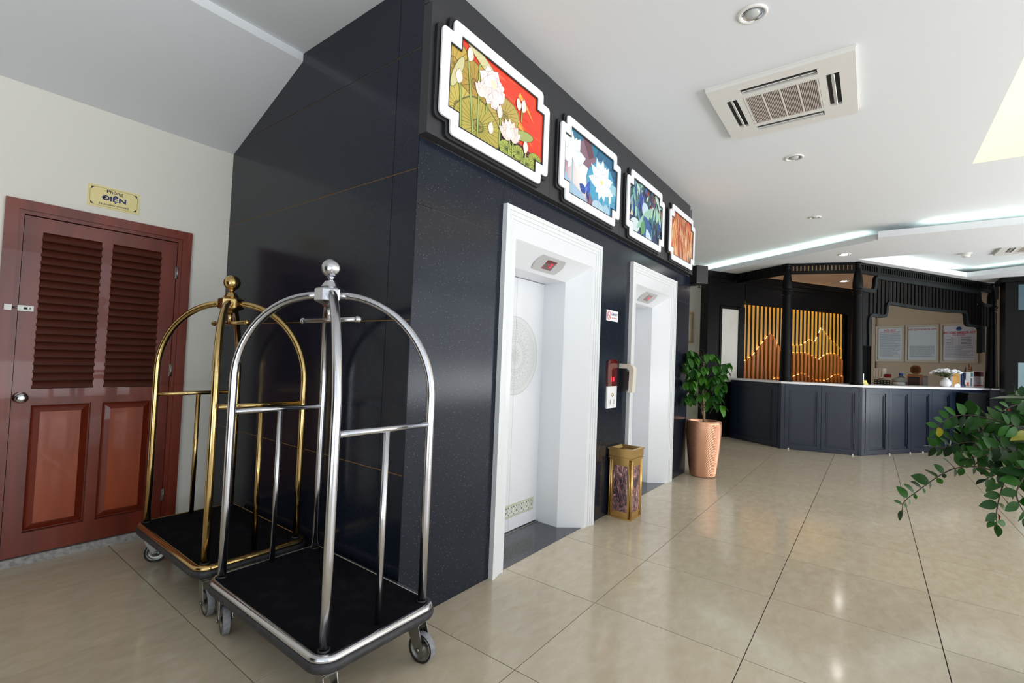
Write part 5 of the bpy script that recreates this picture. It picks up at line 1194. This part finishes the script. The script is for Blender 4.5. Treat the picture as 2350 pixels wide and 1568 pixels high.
# ================================================================== CEILING FITTINGS
def downlight(x, y, z, rad, lit, label, chrome=True):
    r = empty('downlight', (x, y, z - .02), label, 'downlight', 'recessed ceiling downlights')
    obj('trim_ring', MB().lathe((x, y, z), [(rad * .76, -.001), (rad * .76, -.008), (rad * .9, -.011), (rad, -.006), (rad, -.0005)], 36, cap=False), M['acwhite'], r)
    obj('reflector', MB().lathe((x, y, z), [(rad * .75, -.0075), (rad * .74, -.003), (rad * .4, -.0008)], 32, cap=False), M['chrome'] if chrome else M['acwhite'], r)
    obj('lamp', MB().lathe((x, y, z), [(.001, -.016), (rad * .3, -.014), (rad * .46, -.008), (rad * .5, -.0012)], 28, cap=False), M['lamp_on'] if lit else M['lamp_off'], r)
downlight(2.843, .554, ZC, .078, False, 'unlit chrome downlight nearest the camera, at the top of the photo')
downlight(5.06, .600, ZC, .078, False, 'unlit chrome downlight just beyond the ceiling air conditioner')
downlight(7.22, .608, ZC, .070, False, 'faint white downlight, third along the plain ceiling', False)
downlight(8.93, .353, ZS0, .085, True, 'lit downlight in front of the reception canopy')
downlight(11.58, .457, ZS0 - .006, .09, True, 'lit downlight inside the reception canopy')
for (x, y, z) in ((8.93, .353, ZS0 - .05), (11.58, .457, ZS0 - .05)):
    l = bpy.data.lights.new('downlight_lamp', 'SPOT'); l.energy = 12; l.spot_size = radians(110); l.spot_blend = .6; l.shadow_soft_size = .04; l.color = (1, .93, .84)
    o = bpy.data.objects.new('downlight_lamp', l); o.location = (x, y, z); COL.objects.link(o)
# cassette air conditioner
AC = Fr(3.49, .97, 0)
def cassette(x0, y0, x1, y1, z, label):
    """panel x0..x1, y0..y1 hanging 3 cm under the ceiling"""
    r = empty('ceiling_air_conditioner', ((x0 + x1) / 2, (y0 + y1) / 2, z - .035), label, 'air conditioner', 'ceiling cassette air conditioners')
    W_ = x1 - x0; H_ = y1 - y0
    G = Fr(x0, y0, 0); zt_, zb_ = z - .0005, z - .034
    # frame with four louvre openings and a central opening: built as a grid of cells
    xs = [0, .05, .090, .164, .205, W_ - .205, W_ - .164, W_ - .090, W_ - .05, W_]; ys = [0, .05, .090, .164, .205, H_ - .205, H_ - .164, H_ - .090, H_ - .05, H_]
    mb = MB()
    for i in range(9):
        for j in range(9):
            slot_x = i in (2,) or i in (6,); slot_y = j in (2,) or j in (6,)
            if (slot_x and j == 4) or (slot_y and i == 4) or (i == 4 and j == 4): continue
            lo = zb_ + (.016 if i in (0, 8) or j in (0, 8) else 0)
            mb.box(G, xs[i], xs[i + 1], ys[j], ys[j + 1], zb_, z - .012)
    mb.box(G, -.004, W_ + .004, -.004, H_ + .004, z - .012, zt_)
    obj('panel', mb, M['acwhite'], r)
    for (a, b, c, d) in ((xs[2], xs[3], ys[4], ys[5]), (xs[6], xs[7], ys[4], ys[5]), (xs[4], xs[5], ys[2], ys[3]), (xs[4], xs[5], ys[6], ys[7])):
        box_obj('outlet', G, a + .002, b - .002, c + .002, d - .002, z - .016, z - .0125, M['dark_gap'], r)
        mb = MB()
        if d - c > b - a: mb.slab(Fr(*G(0, 0)[0:2], 0), [(a + .026, zb_ - .001), (a + .030, zb_ - .004), (b - .026, zb_ + .012), (b - .030, zb_ + .015)], c + .01, d - .01)
        else:
            GG = Fr(G.x, G.y, 90); mb.slab(GG, [(c + .026, zb_ - .001), (c + .030, zb_ - .004), (d - .026, zb_ + .012), (d - .030, zb_ + .015)], -b + .01, -a - .01)
        obj('flap', mb, M['acwhite'], r)
    a0, a1, c0, c1 = xs[4] + .012, xs[5] - .012, ys[4] + .012, ys[5] - .012
    box_obj('filter_backing', G, xs[4], xs[5], ys[4], ys[5], z - .020, z - .0125, M['acback'], r)
    mb = MB(); mb.box(G, xs[4] + .002, xs[5] - .002, ys[4] + .002, c0, zb_ - .002, zb_ + .01); mb.box(G, xs[4] + .002, xs[5] - .002, c1, ys[5] - .002, zb_ - .002, zb_ + .01); mb.box(G, xs[4] + .002, a0, c0, c1, zb_ - .002, zb_ + .01); mb.box(G, a1, xs[5] - .002, c0, c1, zb_ - .002, zb_ + .01)
    gf = obj('grille_frame', mb, M['acwhite'], r)
    mb = MB(); k = 0; n_ = 44
    for k in range(n_): y = c0 + (c1 - c0) * (k + .3) / n_; mb.box(G, a0, a1, y, y + (c1 - c0) / n_ * .5, zb_, zb_ + .006)
    o = obj('grille_bars', mb, M['acgrille'], gf); o['kind'] = 'stuff'
    for k in range(1, 4): y = c0 + (c1 - c0) * k / 4; box_obj('grille_rib', G, a0, a1, y - .004, y + .004, zb_ - .001, zb_ + .007, M['acwhite'], gf)
    return r
cassette(3.462, .100, 4.335, .972, ZC, 'white square air conditioner with taupe grille in the main ceiling')
cassette(9.95, -2.35, 10.75, -1.55, ZC, 'air conditioner in the recessed reception ceiling, cut by right edge')
sm = empty('smoke_detector', (10.49, -1.20, ZC - .05), 'small white smoke detector on the recessed reception ceiling', 'smoke detector')
obj('base', MB().lathe((10.49, -1.20, ZC), [(.075, -.0005), (.075, -.012), (.06, -.016)], 24), M['acwhite'], sm)
obj('sensor', MB().lathe((10.49, -1.20, ZC), [(.055, -.0165), (.055, -.04), (.045, -.06), (.001, -.062)], 24), M['acwhite'], sm)
